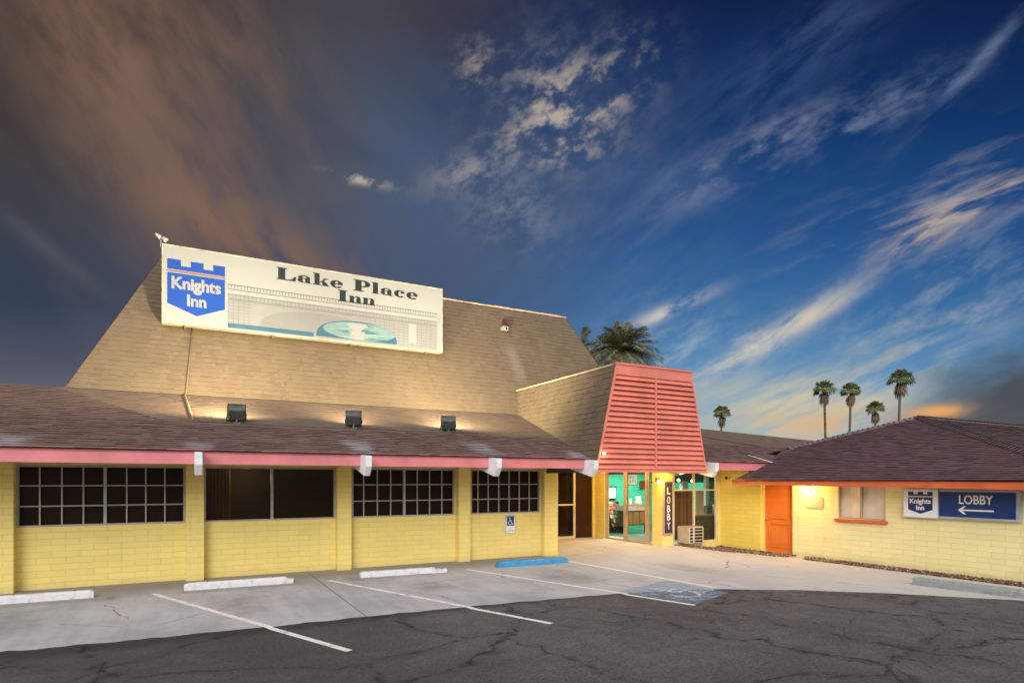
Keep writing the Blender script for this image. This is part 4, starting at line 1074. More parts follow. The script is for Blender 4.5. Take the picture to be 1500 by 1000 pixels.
# small flood on the billboard's corner
pc = on_y(237, 354, YR)
rt = empty('corner_spotlight', pc, 'small pale spotlight clamped on the top corner of the billboard', 'spotlight')
mb = MB(); mb.tube([pc + Vector((-.02, .05, -.15)), pc + Vector((-.02, .0, .08))], .012, 6); mb.tube([pc + Vector((-.14, -.02, .17)), pc + Vector((-.02, -.02, .09))], [.035, .06], 12); mb.build('bracket', M['metal'], rt)
mb = MB(); mb.tube([pc + Vector((.02, -.03, .10)), pc + Vector((.10, -.05, .03))], [.04, .065], 12); mb.build('lamp_head', M['metal'], rt)
# vent on the mansard
pv = on_y(736, 482, 18.3)
rt = empty('roof_vent', (pv.x, pv.y - .02, pv.z), 'little white box vent under a brown cowl on the mansard', 'vent')
mb = MB(); mb.box(pv.x - .1, pv.x + .1, pv.y - .25, pv.y + .1, pv.z - .09, pv.z + .05); mb.build('box', M['metal'], rt)
mb = MB(); mb.box(pv.x - .0, pv.x + .05, pv.y - .256, pv.y - .251, pv.z - .07, pv.z + .02); mb.build('opening', M['dark'], rt)
mb = MB(); mb.prism([(pv.x - .12, pv.y - .27, pv.z + .052), (pv.x + .12, pv.y - .27, pv.z + .07), (pv.x + .16, pv.y + .1, pv.z + .42), (pv.x + .10, pv.y + .1, pv.z + .40)], (0, .12, 0)); mb.build('cowl', M['brown'], rt)

# wall lamp by the orange door
yl = Y_at(1180, XW - .1); zl = on_x(1180, 717, XW - .1).z
rt = empty('wall_lamp', (XW, yl, zl), 'glowing round wall lamp beside the orange door', 'lamp')
mb = MB(); mb.tube([(XW - .002, yl, zl), (XW - .04, yl, zl)], .07, 16); mb.build('base', M['white'], rt)
mb = MB()
bm_ = bmesh.new(); bmesh.ops.create_icosphere(bm_, subdivisions=2, radius=.075); bv = [v.co.copy() + Vector((XW - .11, yl, zl)) for v in bm_.verts]; bf = [tuple(v.index for v in f.verts) for f in bm_.faces]; bm_.free()
mb.raw(bv, bf, 0, True); mb.build('globe', M['bulb'], rt)
point('wall_lamp_light', (XW - .24, yl, zl - .02), 46, (1, .58, .14), .08)
# bare bulb on the louvres
pl = on_y(885, 664, YL - .1)
rt = empty('bulb_fitting', pl, 'small bare bulb shining on the lowest pink slats', 'lamp')
def ball(c, r, sub=2):
    bm_ = bmesh.new(); bmesh.ops.create_icosphere(bm_, subdivisions=sub, radius=r); c = Vector(c)
    a = [v.co.copy() + c for v in bm_.verts], [tuple(v.index for v in f.verts) for f in bm_.faces]; bm_.free(); return a
mb = MB(); mb.tube([pl + Vector((0, .07, 0)), pl + Vector((0, .02, 0))], .025, 10); mb.build('socket', M['metal'], rt)
mb = MB(); mb.raw(*ball(pl, .035), 0, True); mb.build('bulb', M['bulb'], rt)
point('bulb_light', pl + Vector((0, -.07, .0)), 2.2, (1, .72, .35), .04)
# lamp over the vertical sign
pb = on_y(967, 712, 13.3)
rt = empty('pillar_lamp', (pb.x, 13.42, 2.1), 'warm lamp glowing above the vertical sign on the pillar', 'lamp')
mb = MB(); mb.box(pb.x - .06, pb.x + .06, 13.36, 13.449, 2.08, 2.2); mb.build('fitting', M['metal_dark'], rt)
mb = MB(); mb.raw(*ball((pb.x + .0, 13.33, 2.07), .05), 0, True); mb.build('globe', M['bulb2'], rt)
point('pillar_lamp_light', (pb.x + .03, 13.15, 2.02), 15, (1, .62, .15), .06)
# ceiling lights of the entry
for (x, y, e, lb) in ((11.2, 15.2, 80, 'round ceiling lamp over the entry corridor'), (12.0, 12.9, 45, 'round ceiling lamp just behind the louvred screen')):
    rt = empty('ceiling_lamp', (x, y, 2.5), lb, 'lamp')
    mb = MB(); mb.tube([(x, y, 2.6), (x, y, 2.54)], .12, 16); mb.build('base', M['white'], rt)
    mb = MB(); mb.tube([(x, y, 2.538), (x, y, 2.50), (x, y, 2.48)], [.11, .10, .04], 16); mb.build('diffuser', M['bulb2'], rt)
    point('ceiling_lamp_light', (x, y, 2.36), e, (1, .62, .19), .1)
area('lobby_light', (14.6, 16.2, 2.55), (14.6, 16.2, 0), 2.6, 3.2, 260, (1, .95, .82))
for (u, v, lb) in ((994, 703, 'first small globe lamp hanging behind the upper storefront glass'), (1014, 704, 'second small globe lamp beside the storefront mullion'), (1052, 703, 'third small globe lamp by the storefront corner')):
    p = on_y(u, v, 14.4); rt = empty('pendant_lamp', p, lb, 'lamp', 'small globe lamps in the lobby')
    mb = MB(); mb.tube([p, (p.x, p.y, 2.6)], .006, 6); mb.build('cord', M['metal_dark'], rt)
    mb = MB(); mb.raw(*ball(p, .045), 0, True); mb.build('globe', M['bulb2'], rt)

# ================================================================ LOBBY FURNISHINGS
def lb_at(u, v0, v1, y): return X_at(u, y), zy(u, v0, y), zy(u, v1, y)
yt = 18.44
x0, x1 = X_at(890.5, yt), X_at(902.5, yt); z1, z0 = zy(897, 712, yt), zy(897, 731, yt)
rt = empty('wall_screen', ((x0 + x1) / 2, yt, z0), 'bright white screen in a black frame on the teal wall', 'screen')
mb = MB(); mb.box(x0, x1, yt - .03, yt + .05, z0, z1); mb.build('casing', M['dark'], rt)
mb = MB(); mb.box(x0 + .03, x1 - .04, yt - .036, yt - .031, z0 + .05, z1 - .05); mb.build('display', emis('display_glow', (.95, .96, 1), 1.3), rt)
# brochure rack
yr_ = 18.1; xa, xb = X_at(891, yr_), X_at(909, yr_); za = fl
rt = empty('brochure_rack', ((xa + xb) / 2, yr_, za), 'leaning rack crammed with coloured brochures below the wall screen', 'rack')
mb = MB(); mb.prism([(xa, yr_ - .22, za + .2), (xa, yr_ + .2, za + .2), (xa, yr_ + .2, za + 1.15), (xa, yr_ + .12, za + 1.15)], (xb - xa, 0, 0)); mb.box(xa, xb, yr_ - .24, yr_ + .2, za, za + .19); mb.build('stand', M['dark'], rt)
bro = [paint('brochure_a', (.75, .72, .66), .5), paint('brochure_b', (.6, .12, .08), .5), paint('brochure_c', (.08, .3, .45), .5), paint('brochure_d', (.75, .5, .1), .5), paint('brochure_e', (.06, .08, .12), .5)]
mb = MB(); rg = random.Random(3); nx = 5
for r in range(6):
    f0 = r / 6; y = yr_ - .22 + .34 * f0; z = za + .22 + .95 * f0
    wd = (xb - xa) * (1 - .35 * f0); 
    for i in range(nx):
        a = xa + i * wd / nx + .008; mb.prism([(a, y - .03, z), (a + wd / nx - .016, y - .03, z), (a + wd / nx - .016, y + .015, z + .13), (a, y + .015, z + .13)], (0, .006, .0), rg.randrange(5))
mb.build('brochures', bro, rt)
# counter and things on it
yc = 17.2; xa, xb = X_at(917, yc), X_at(946, yc)
rt = empty('side_counter', ((xa + xb) / 2, yc, fl), 'brown wooden counter with pale top against the teal wall', 'counter')
mb = MB(); mb.box(xa, xb, yc, yc + .5, fl + .3, fl + .84); mb.box(xa, xa + .05, yc, yc + .05, fl, fl + .3); mb.box(xb - .05, xb, yc, yc + .05, fl, fl + .3); mb.build('body', M['brown'], rt)
for i in range(3):
    a = xa + (xb - xa) * i / 3; mb = MB(); mb.box(a + .02, a + (xb - xa) / 3 - .02, yc - .015, yc - .001, fl + .34, fl + .8); mb.build('door', paint('honey_wood', (.28, .14, .045), .45), rt)
mb = MB(); mb.box(xa - .04, xb + .04, yc - .04, yc + .54, fl + .841, fl + 1.02); mb.build('top', paint('counter_stone', (.42, .38, .33), .3), rt)
def lathe(mb, c, prof, n=14):
    base = len(mb.v); c = Vector(c)
    for (r, z) in prof: mb.v += [c + Vector((r * cos(2 * pi * k / n), r * sin(2 * pi * k / n), z)) for k in range(n)]
    for i in range(len(prof) - 1):
        for k in range(n): mb.f.append((base + i * n + k, base + i * n + (k + 1) % n, base + (i + 1) * n + (k + 1) % n, base + (i + 1) * n + k)); mb.mi.append(0); mb.sm.append(True)
for (dx_, prof, mt, lb, nm, ct) in ((.18, [(.001, 0), (.06, 0), (.08, .1), (.07, .2), (.03, .24), (.001, .24)], M['dark'], 'small dark coffee pot on the counter', 'coffee_pot', 'pot'),
                            (.40, [(.001, 0), (.05, 0), (.05, .22), (.04, .24), (.001, .24)], M['letter_white'], 'white paper cup stack on the counter', 'cup_stack', 'cups'),
                            (.78, [(.001, 0), (.12, 0), (.16, .12), (.10, .24), (.12, .34), (.001, .34)], paint('vase_grey', (.5, .55, .5), .4), 'pale grey vase on the counter', 'vase', 'vase')):
    mb = MB(); lathe(mb, (xa + dx_, yc + .25, fl + 1.02), prof); tag(mb.build(nm, mt, origin=(xa + dx_, yc + .25, fl + 1.02)), lb, ct)
# pictures on the teal wall
def picture(u0, u1, v0, v1, y, frame, fill, lb, seed):
    x0, x1 = X_at(u0, y), X_at(u1, y); z1, z0 = zy((u0 + u1) / 2, v0, y), zy((u0 + u1) / 2, v1, y)
    z1 = min(z1, 2.55)
    rt = empty('wall_picture', ((x0 + x1) / 2, y, z0), lb, 'picture', None)
    mb = MB(); rect_frame(mb, 'y', y - .01, x0, x1, z0, z1, .02, .03); mb.build('frame', frame, rt)
    mb = MB(); mb.box(x0 + .02, x1 - .02, y - .008, y, z0 + .02, z1 - .02); o = mb.build('print', fill, rt)
m, t, p = newmat('print_doodle'); nn = noise(objn(), 18, 4, .7); setin(p, 'Base Color', mixc((.55, .52, .44), (.10, .09, .07), sstep(nn, .5, .56)))
picture(918, 932, 690, 709, 18.46, M['cream'], m, 'pale print with dark scribbled pattern high on the teal wall', 1)
picture(937, 945, 704, 716, 18.46, M['brown'], paint('print_brown', (.18, .05, .02), .5, .5, 20), 'small dark red picture on the teal wall', 2)
# things behind the storefront
yb_ = 13.75
mb = MB(); x0, x1 = X_at(986, yb_), X_at(1015, yb_); z1 = zy(1000, 718.5, yb_); nfl = 22
for i in range(nfl):
    a = x0 + (x1 - x0) * i / nfl; w = (x1 - x0) / nfl; mb.prism([(a, yb_, .3), (a + w / 2, yb_ - .035, .3), (a + w - .002, yb_, .3), (a + w / 2, yb_ + .01, .3)], (0, 0, z1 - .3))
m, t, p = newmat('curtain_brown'); nn = noise(comb(sep(objn())[0] * 9.0, 0.0, 0.0), 1.0, 2, .5); setin(p, 'Base Color', mixc((.15, .035, .012), (.30, .17, .04), sstep(nn, .35, .65))); setin(p, 'Roughness', .8)
tag(mb.build('brown_curtain', m, origin=((x0 + x1) / 2, yb_, .3)), 'red-brown pleated curtain behind the storefront glass', 'curtain')
mb = MB(); x0, x1 = X_at(1019, yb_), X_at(1030.5, yb_); nfl = 9
for i in range(nfl):
    a = x0 + (x1 - x0) * i / nfl; w = (x1 - x0) / nfl; mb.prism([(a, yb_, .95), (a + w / 2, yb_ - .03, .95), (a + w - .002, yb_, .95), (a + w / 2, yb_ + .01, .95)], (0, 0, z1 - .95))
tag(mb.build('pale_curtain', paint('curtain_pale', (.48, .42, .26), .7, .1), origin=((x0 + x1) / 2, yb_, .95)), 'pale straight curtain strip beside the storefront mullion', 'curtain')
yc = 13.72; x0, x1 = X_at(1018.5, yc), 15.6
rt = empty('reception_desk', ((x0 + x1) / 2, yc, fl), 'dark olive desk front behind the storefront glass', 'desk')
mb = MB(); mb.box(x0, x1, yc, yc + .6, .22, zy(1035, 755, yc)); mb.build('front', M['olive'], rt)
mb = MB(); zt2 = zy(1035, 755, yc); mb.box(x0 - .02, x1 + .02, yc - .02, yc + .62, zt2 + .001, zt2 + .035); mb.build('top', paint('desk_top', (.2, .18, .12), .3), rt)
for xk in (x0 + .1, X_at(1049, yc)): mb = MB(); mb.raw(*ball((xk, yc - .012, zt2 - .16), .016), 0, True); mb.build('knob', M['metal'], rt)
mb = MB(); xk = X_at(1037, yc + .4); mb.box(xk - .14, xk + .1, yc + .3, yc + .5, zt2 + .036, zt2 + .30); mb.box(xk - .12, xk + .08, yc + .294, yc + .299, zt2 + .08, zt2 + .27); tag(mb.build('desk_printer', paint('printer_grey', (.10, .10, .11), .4), origin=(xk, yc + .4, zt2 + .036)), 'dark grey boxy printer on the olive desk', 'printer')
mb = MB(); xk = X_at(1048, yc + .3)
for i in range(7): mb.box(xk - .05 + .006 * (i % 2), xk + .06, yc + .2, yc + .4, zt2 + .036 + i * .042, zt2 + .072 + i * .042)
tag(mb.build('paper_stack', M['letter_white'], origin=(xk, yc + .3, zt2 + .036)), 'stack of white paper trays at the end of the olive desk', 'papers')
# white column and grey partition seen inside
mb = MB(); x0, x1 = X_at(1000, 15.6), X_at(1005, 15.6); mb.box(x0, x1 + .1, 15.6, 15.75, fl, 2.6); mb.build('inner_column', M['white'], bld)
mb = MB(); x0, x1 = X_at(1034, 14.9), X_at(1037, 14.9); mb.box(x0, x1 + .04, 14.9, 15.0, fl, 2.6); mb.build('inner_column', M['white'], bld)
mb = MB(); mb.box(X_at(1032, 15.6), 18.4, 15.6, 15.65, fl, 2.6); mb.build('inner_shelf_wall', paint('grey_shelf', (.42, .44, .40), .5, .5, 7), bld)

# ================================================================ AC UNIT
ax0, ax1, ay0, ay1, az0, az1 = 12.98, 13.58, 13.03, 13.49, .245, .75
rt = empty('air_conditioner', (13.28, 13.26, .24), 'beige boxy air conditioner sticking out below the storefront window', 'air conditioner')
mb = MB(); mb.box(ax0, ax1, ay0 + .012, ay1, az0, az1); mb.build('casing', paint('ac_beige', (.44, .37, .27), .45, .1, 5), rt, bevel=.008)
mb = MB(); mb.box(ax0 + .04, ax1 - .04, ay0 + .004, ay0 + .0115, az0 + .04, az1 - .04); mb.build('grille_back', M['dark'], rt)
mb = MB(); rect_frame(mb, 'y', ay0, ax0 + .02, ax1 - .015, az0 + .02, az1 - .02, .022, .022)
for i in range(1, 5): z = az0 + .02 + (az1 - az0 - .04) * i / 5; mb.box(ax0 + .042, ax1 - .037, ay0 - .006, ay0 + .003, z - .012, z + .012)
xv = ax0 + .17; mb.box(xv, xv + .06, ay0 - .012, ay0 + .0035, az0 + .042, az1 - .042); mb.build('grille', paint('ac_grille', (.60, .53, .40), .4, .05), rt)
mb = MB(); mb.box(13.1, 13.56, 13.08, 13.4, .0, .238); tag(mb.build('concrete_block', paint('block_tan', (.36, .27, .18), .8, .2, 8, .4), origin=(13.3, 13.2, 0)), 'tan block holding up the air conditioner', 'block')

# ================================================================ SMALL SIGNS
# vertical LOBBY sign on the pillar
px0, px1 = X_at(972, 13.4), X_at(985.2, 13.4); pz0, pz1 = zy(978, 783, 13.4), 2.12
rt = empty('vertical_sign', ((px0 + px1) / 2, 13.4, pz0), 'narrow upright dark sign reading LOBBY on the yellow pillar', 'sign')
mb = MB(); mb.box(px0, px1, 13.385, 13.448, pz0, pz1); mb.build('panel', paint('sign_pale_edge', (.46, .36, .33), .5), rt)
mb = MB(); mb.box(px0 + .03, px1 - .03, 13.378, 13.384, pz0 + .05, pz1 - .05); mb.build('face', M['sign_purple'], rt)
mb = MB()
for ch, vb, vt in (('L', 723.5, 713.5), ('O', 737.5, 727), ('B', 750, 739.5), ('B', 762, 751.5), ('Y', 775, 764.5)):
    z0, z1 = zy(979, vb, 13.37), zy(979, vt, 13.37); T_ = text_polys(ch, z1 - z0, .02); w = .125; k = w / T_[2]
    put_text(mb, ([(x * k, y) for x, y in T_[0]], T_[1], w), ((px0 + px1) / 2 - w / 2, 13.375, z0), (1, 0, 0), (0, 0, 1))
mb.build('lettering', M['letter_white'], rt, recalc=False)
# wing sign: emblem panel and arrow panel
xs0 = XW - .10
ys_l, ys_m, ys_r = Y_at(1323.5, xs0), Y_at(1375, xs0), Y_at(1494.5, xs0)
zs0, zs1 = 1.27, 1.905
rt = empty('wing_sign', (xs0, ys_m, zs0), 'wide navy and white sign reading LOBBY with an arrow', 'sign')
mb = MB(); mb.box(xs0, XW - .002, ys_r, ys_m - .004, zs0, zs1); mb.box(xs0 - .015, XW - .002, ys_m, ys_l, zs0 - .01, zs1 + .02); mb.build('cabinet', paint('sign_grey', (.40, .42, .45), .4), rt)
mb = MB(); mb.box(xs0 - .006, xs0 - .001, ys_r + .07, ys_m - .012, zs0 + .05, zs1 - .045); mb.build('navy_face', M['navy'], rt)
mb = MB(); mb.box(xs0 - .021, xs0 - .016, ys_m + .012, ys_l - .012, zs0 + .005, zs1 + .005); mb.build('white_face', M['letter_white'], rt)
A2 = (0, -1, 0); wv_ = ys_l - ys_m
ew = Y_at(1331, xs0) - Y_at(1367, xs0)
emblem((xs0 - .0225, Y_at(1331, xs0), zs0 + .085), A2, (0, 0, 1), ew, .50, '', rt, (M['logo_navy'], M['orange_line'], M['letter_white']), (-1, 0, 0))
mb = MB(); ya_, yb2 = Y_at(1405, xs0), Y_at(1455, xs0); z0, z1 = on_x(1430, 738.5, xs0).z, on_x(1430, 725, xs0).z
T_ = text_polys('LOBBY', z1 - z0, .015); w = ya_ - yb2; k = w / T_[2]
put_text(mb, ([(x * k, y) for x, y in T_[0]], T_[1], w), (xs0 - .008, ya_, z0), A2, (0, 0, 1)); mb.build('lettering', M['letter_white'], rt, recalc=False)
mb = MB(); ya_, yb2 = Y_at(1403.5, xs0), Y_at(1456, xs0); zc_ = on_x(1430, 747.5, xs0).z; X_ = xs0 - .008
mb.face([(X_, ya_ - .06, zc_ - .017), (X_, yb2, zc_ - .017), (X_, yb2, zc_ + .017), (X_, ya_ - .06, zc_ + .017)])
for s_ in (1, -1): mb.face([(X_ - .001, ya_, zc_ ), (X_ - .001, ya_ - .105, zc_ + s_ * .085), (X_ - .001, ya_ - .155, zc_ + s_ * .085), (X_ - .001, ya_ - .065, zc_)])
mb.build('arrow', M['letter_white'], rt, recalc=False)
# pale plaque, pipe cap, camera
y0, y1 = Y_at(1206, XW), Y_at(1181.5, XW); z0, z1 = on_x(1194, 744, XW).z, on_x(1194, 728, XW).z
rt = empty('wall_plaque', (XW, y0, z0), 'faded pinkish notice board under the wall lamp', 'plaque')
mb = MB(); mb.box(XW - .02, XW - .001, y0, y1, z0, z1); mb.build('board', paint('plaque_pale', (.55, .36, .26), .5, .06), rt)
mb = MB(); rg = random.Random(9)
for r in range(4):
    y = y1 - .04
    while y > y0 + .06:
        l = rg.uniform(.02, .07); mb.box(XW - .0225, XW - .021, y - l, y, z1 - .06 - r * .065, z1 - .035 - r * .065); y -= l + .02
mb.build('faded_marks', paint('mark_white', (.72, .6, .5), .5), rt)
yq = Y_at(1208.5, XW); zq = on_x(1208.5, 787, XW).z
mb = MB(); mb.tube([(XW - .001, yq, zq), (XW - .03, yq, zq)], .035, 16); tag(mb.build('pipe_cap', M['yellow_paint'], origin=(XW, yq, zq)), 'round painted pipe cap low on the wing wall', 'cap')
yq = Y_at(1068, XW); zq = on_x(1068, 700, XW).z
rt = empty('security_camera', (XW, yq, zq), 'tiny dark dome camera on the yellow wall near the eaves', 'camera')
mb = MB(); mb.tube([(XW - .001, yq, zq), (XW - .06, yq, zq)], .05, 14); mb.build('mount', M['cream'], rt)
mb = MB(); mb.raw(*ball((XW - .09, yq + .03, zq), .045), 0, True); mb.build('dome', M['dark'], rt)
# accessible parking notice on the fourth bay
x0, x1 = X_at(739.5, YW), X_at(755, YW); z0, z1 = zy(747, 781.5, YW), zy(747, 753, YW)
rt = empty('parking_sign', ((x0 + x1) / 2, YW, z0), 'pale blue and white wheelchair parking sign on the yellow wall', 'sign')
mb = MB(); mb.box(x0, x1, YW - .012, YW - .002, z0, z1); mb.build('plate', paint('plate_pale', (.46, .56, .42), .5), rt)
mb = MB(); xw0, xw1 = x0 + .03, x1 - .03; mb.box(xw0, xw1, YW - .015, YW - .0125, z0 + .03, z1 - .10); mb.build('white_field', M['letter_white'], rt)
S1 = (xw1 - xw0) * .8; bx = (x0 + x1) / 2 - S1 / 2; bz = z0 + (z1 - z0) * .42
mb = MB(); mb.box(bx, bx + S1, YW - .018, YW - .0155, bz, bz + S1 * 1.15); mb.build('blue_field', M['logo_navy'], rt)
mb = MB(); wheelchair(lambda pts: mb.face([(bx + S1 * x, YW - .0195, bz + S1 * 1.15 * y) for x, y in pts])); mb.build('symbol', M['letter_white'], rt, recalc=False)
mb = MB()
for txt, zc2, h_ in (('RESERVED', z1 - .075, .04), ('PARKING', z1 - .15, .036), ('VAN', z0 + .13, .03), ('ACCESSIBLE', z0 + .075, .025)):
    T_ = text_polys(txt, h_, .01); w = (x1 - x0) * .72; k = w / T_[2] if txt != 'VAN' else .6 * h_ / h_
    ww = T_[2] * k; put_text(mb, ([(x * k, y) for x, y in T_[0]], T_[1], ww), ((x0 + x1) / 2 - ww / 2, YW - .0195, zc2), (1, 0, 0), (0, 0, 1))
mb.build('lettering', paint('sign_green', (.06, .16, .14), .5), rt, recalc=False)

# ================================================================ WHEEL STOPS
def wheelstop(uL, vL, uR, vR, hgt, dep, mat, label, seed, chip=0.0, txt=None):
    a, b_ = on_z(uL, vL, .012), on_z(uR, vR, .012); a.z = b_.z = .012; d = (b_ - a); L = d.length; d.normalize(); nrm = Vector((-d.y, d.x, 0))
    if nrm.dot(a + b_) < 0: nrm = -nrm
    rg = random.Random(seed); c0 = a
    rt = empty('wheel_stop', (a + b_) / 2, label, 'wheel stop', 'wheel stops in front of the buildings')
    mb = MB(); NX = 26; rings = []
    for i in range(NX + 1):
        s = i / NX; p = a + d * (L * s)
        jj = lambda k: rg.uniform(-k, k)
        h = hgt; ins = 0
        if s < .001: h *= .8
        if chip and s > 1 - chip: h *= .5 + .2 * rg.random()
        elif s > .999: h *= .8
        prof = [(0, 0), (.006, h * .72), (.035, h), (dep - .045, h), (dep - .012, h * .55), (dep, 0)]
        rings.append([p + nrm * (x + jj(.0035)) + Vector((0, 0, max(-.02, z + jj(.0035) - (.02 if k in (0, 5) else 0)))) for k, (x, z) in enumerate(prof)])
    K = 6; vs = [q for r in rings for q in r]; fs = [(i * K + j, i * K + j + 1, (i + 1) * K + j + 1, (i + 1) * K + j) for i in range(NX) for j in range(K - 1)]
    fs += [tuple(range(K)), tuple(NX * K + k for k in range(K))[::-1]]
    mb.raw(vs, fs); mb.build('block', mat, rt)
    for s in (.2, .8): q = a + d * (L * s) + nrm * (dep / 2); mb = MB(); mb.tube([q + Vector((0, 0, hgt - .01)), q + Vector((0, 0, hgt + .008))], .014, 8); mb.build('anchor_pin', M['metal_dark'], rt)
    if txt:
        mb = MB(); T_ = text_polys(txt, hgt * .42, .015, 1, 1.15); w = L * .30; k = w / T_[2]
        # stencilled on the sloping upper front edge
        up = (nrm * .033 + Vector((0, 0, hgt * .45))).normalized()
        put_text(mb, ([(x * k, y) for x, y in T_[0]], T_[1], w), a + d * (L * .35) + nrm * .0105 - nrm * .006 + Vector((0, 0, hgt * .56 + .006)), d, up)
        mb.build('lettering', M['letter_white'], rt, recalc=False)
def stop_mat(name, c, dirt, amt=.5):
    m, t, p = newmat(name); pos = objn(); n1 = noise(pos, 9, 5, .65); n2 = noise(pos, 60, 3, .6); x, y, z = sep(pos)
    cc = mixc(c, tuple(v * .8 for v in c), sstep(n1, .4, .7)); cc = mixc(cc, dirt, sstep(n1 * .6 + n2 * .4 - z * 1.2, .52, .60) * amt)
    setin(p, 'Base Color', cc); setin(p, 'Roughness', .7); bump(p, n2 * .5 + n1, .5, .01); return m
mw = stop_mat('stop_white', (.66, .66, .68), (.30, .23, .2), .7)
wheelstop(-14, 886, 137, 875, .135, .17, mw, 'white wheel stop nearest the corner pillar at the picture edge', 1)
wheelstop(269.5, 865, 430, 853.5, .135, .17, mw, 'white wheel stop below the plain two-pane window', 2, .05)
wheelstop(528.5, 846, 655, 837.5, .12, .2, mw, 'white wheel stop with a broken sloping end below the third window', 3, .12)
wheelstop(730.5, 831.5, 832, 824, .14, .22, stop_mat('stop_blue', (.05, .28, .52), (.08, .2, .3), .4), 'bright blue wheel stop reading HANDICAP by the entry', 4, 0, 'HANDICAP')
# the grey double one by the wing, running along the wall
a, b_ = on_z(1336, 855.5), on_z(1499, 876)
wheelstop(1336, 856, 1500, 877, .155, .17, stop_mat('stop_grey', (.27, .295, .285), (.09, .085, .08), .8), 'bare grey concrete wheel stop beside the wing wall gravel', 5)

# ================================================================ PALMS
def leaf_mat(name, a, b_, dry=None):
    m, t, p = newmat(name); pos = objn(); n1 = noise(pos, 1.2, 4, .6); n2 = noise(pos, 7, 3, .6)
    cc = mixc(a, b_, sstep(n1 * .5 + n2 * .5, .38, .62))
    if dry: cc = mixc(cc, dry, sstep(n2, .56, .7) * .6)
    setin(p, 'Base Color', cc); setin(p, 'Roughness', .6); return m
M['leaf'] = leaf_mat('palm_leaf', (.075, .105, .035), (.20, .23, .085), (.30, .24, .11))
M['leaf2'] = leaf_mat('date_palm_leaf', (.12, .13, .06), (.28, .27, .14), (.36, .27, .15))
M['dead'] = leaf_mat('dead_frond', (.10, .065, .035), (.22, .15, .08))
def trunk_mat():
    m, t, p = newmat('palm_trunk'); pos = objn(); x, y, z = sep(pos); n1 = noise(comb(x * 2.0, y * 2.0, z * 9.0), 1.0, 4, .6)
    setin(p, 'Base Color', mixc((.07, .05, .035), (.17, .125, .085), sstep(n1, .35, .65))); setin(p, 'Roughness', .9); bump(p, n1, .8, .05); return m
M['trunk'] = trunk_mat()
def fan_palm(u, v_top, dist, crown_px, label, seed, lean=0.0, skirt=1.0):
    """tall washingtonia: thin trunk, round head of fan leaves, dead skirt"""
    r0 = ray(u, v_top); top = CAM + r0 * dist; W = crown_px * dist / FPX / 2; rg = random.Random(seed)
    hz = top.z - W * .9; base = Vector((top.x + lean, top.y, 0)); c = Vector((top.x, top.y, hz))
    rt = empty('fan_palm', base, label, 'palm tree', 'tall fan palms beyond the roofs')
    mb = MB(); pts = [base.lerp(c, i / 10) + Vector((.25 * sin(i * .5 + seed) * (1 - i / 10), 0, 0)) for i in range(11)]
    mb.tube(pts, [.26 - .12 * min(1, i / 6) for i in range(11)], 9); mb.build('trunk', M['trunk'], rt)
    def fan(mb, el, az, L, R, droop, n=11):
        d = Vector((cos(el) * cos(az), cos(el) * sin(az), sin(el))); st_ = c + d * L * .55 ; st_.z -= droop * .3
        side = d.cross(Vector((0, 0, 1))).normalized(); up = side.cross(d); mb.tube([c, st_], .02, 3, smooth=False, cap=False)
        for k in range(n):
            a = radians(-75 + 150 * k / (n - 1)); dd = (d * cos(a) + side * sin(a)).normalized(); ln_ = R * rg.uniform(.75, 1.05) * (.8 + .2 * cos(a))
            p1 = st_ + dd * ln_ * .6 + up * .05 * R; p2 = st_ + dd * ln_ + Vector((0, 0, -droop - .25 * ln_ * rg.random())); w = R * .095
            sd_ = (up * rg.uniform(-.6, .6) + dd.cross(up)).normalized() * w
            mb.face([st_, p1 - sd_, p2, p1 + sd_])
    mb = MB()
    for i in range(64):
        el = math.asin(rg.uniform(-.25, .98)); az = rg.uniform(0, 2 * pi); fan(mb, el, az, W * rg.uniform(.85, 1.15), W * .55, .08 * W if el > .3 else .2 * W)
    mb.build('crown', M['leaf'], rt, recalc=False)
    mb = MB()
    for i in range(int(30 * skirt)):
        el = -rg.uniform(.5, 1.35); az = rg.uniform(0, 2 * pi); cc = c.copy(); 
        c_old = c.z; c.z -= W * rg.uniform(.1, .75); fan(mb, el, az, W * .45, W * .45, .3 * W, 7); c.z = c_old
    mb.build('dead_skirt', M['dead'], rt, recalc=False)
fan_palm(1057, 593, 88, 26, 'lone short fan palm rising behind the pink louvred porch side', 1)
fan_palm(1207, 556, 75, 31, 'fan palm with thin dark trunk, first of the four over the wing roof', 2, .9)
fan_palm(1246, 560, 78, 29, 'slender fan palm standing second of the four over the wing roof', 3, -.5)
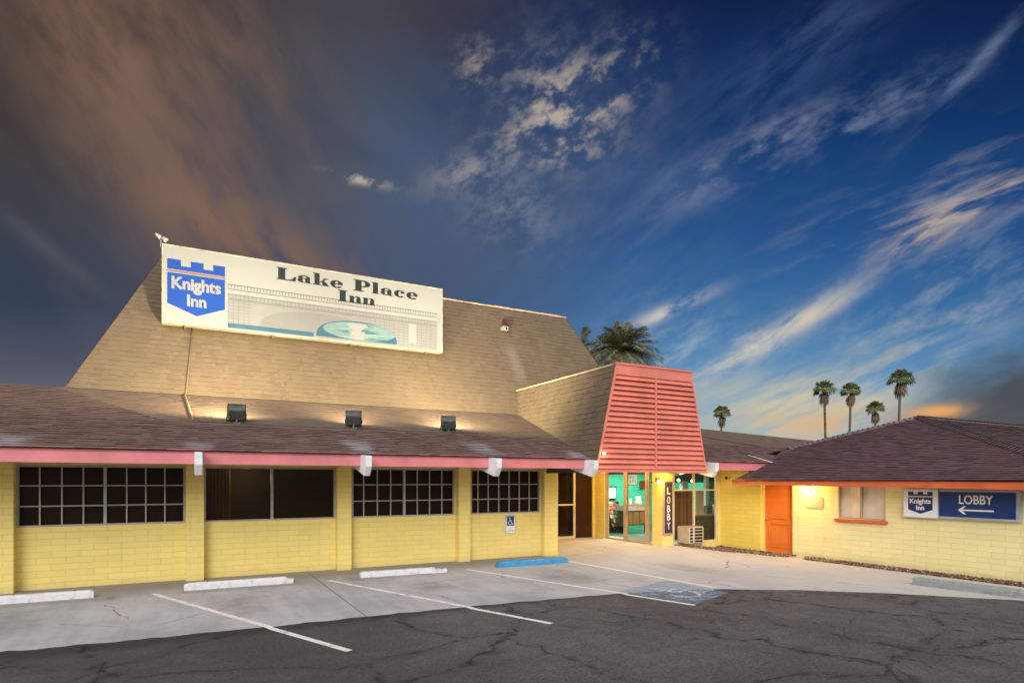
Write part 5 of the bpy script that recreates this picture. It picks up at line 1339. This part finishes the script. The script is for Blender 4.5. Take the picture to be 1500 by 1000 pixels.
fan_palm(1282, 587, 90, 27, 'low fan palm, shortest of the four over the wing roof', 4, 0, 1.3)
fan_palm(1319.5, 540, 72, 36, 'tallest fan palm, next to the roof peak', 5, -1.3)
def date_palm(u, vc, dist, R, label, seed, nf=85):
    c = CAM + ray(u, vc) * dist; rg = random.Random(seed); base = Vector((c.x, c.y, 0))
    rt = empty('date_palm', base, label, 'palm tree', 'feathery date palms behind the building')
    mb = MB(); mb.tube([base, base.lerp(c, .5), c], [.38, .3, .34], 10); mb.build('trunk', M['trunk'], rt)
    mb = MB()
    for i in range(nf):
        s_ = rg.uniform(-.35, 1.0); el = math.asin(max(-.5, min(.97, s_))); az = rg.uniform(0, 2 * pi); L = R * rg.uniform(.85, 1.12)
        h = Vector((cos(az), sin(az), 0)); d = h * cos(el) + Vector((0, 0, sin(el))); side = Vector((-sin(az), cos(az), 0))
        prev = c; NSEG = 12; pts = []
        sag = .30 + .35 * (1 - max(0, sin(el)))
        for k in range(NSEG + 1):
            t_ = k / NSEG; pts.append(c + d * L * t_ - Vector((0, 0, sag * L * t_ ** 2.1)))
        mb.tube(pts[::2], [.03, .025, .02, .015, .012, .01, .006], 3, smooth=False, cap=False)
        for k in range(2, 47):
            t_ = k / 47; f = t_ * NSEG; i0 = int(f); p = pts[i0].lerp(pts[min(NSEG, i0 + 1)], f - i0); tg = (pts[min(NSEG, i0 + 1)] - pts[i0]).normalized()
            ll = R * .17 * (sin(pi * min(1, t_ * 1.02)) ** .5 + .12) * rg.uniform(.75, 1.1)
            for sg in (-1, 1):
                dr = (side * sg * .75 + tg * .65 + Vector((0, 0, rg.uniform(-.45, .15)))).normalized(); q = p + dr * ll + Vector((0, 0, -.12 * ll)); w = tg * .028
                mb.face([p - w, p + w, q + w * .25, q - w * .25])
    mb.build('crown', M['leaf2'], rt, recalc=False)
date_palm(912, 516, 48, 3.5, 'big bushy date palm rising directly behind the porch top', 6, 120)
date_palm(850, 512, 58, 3.0, 'date palm mostly hidden by the mansard edge', 7, 60)
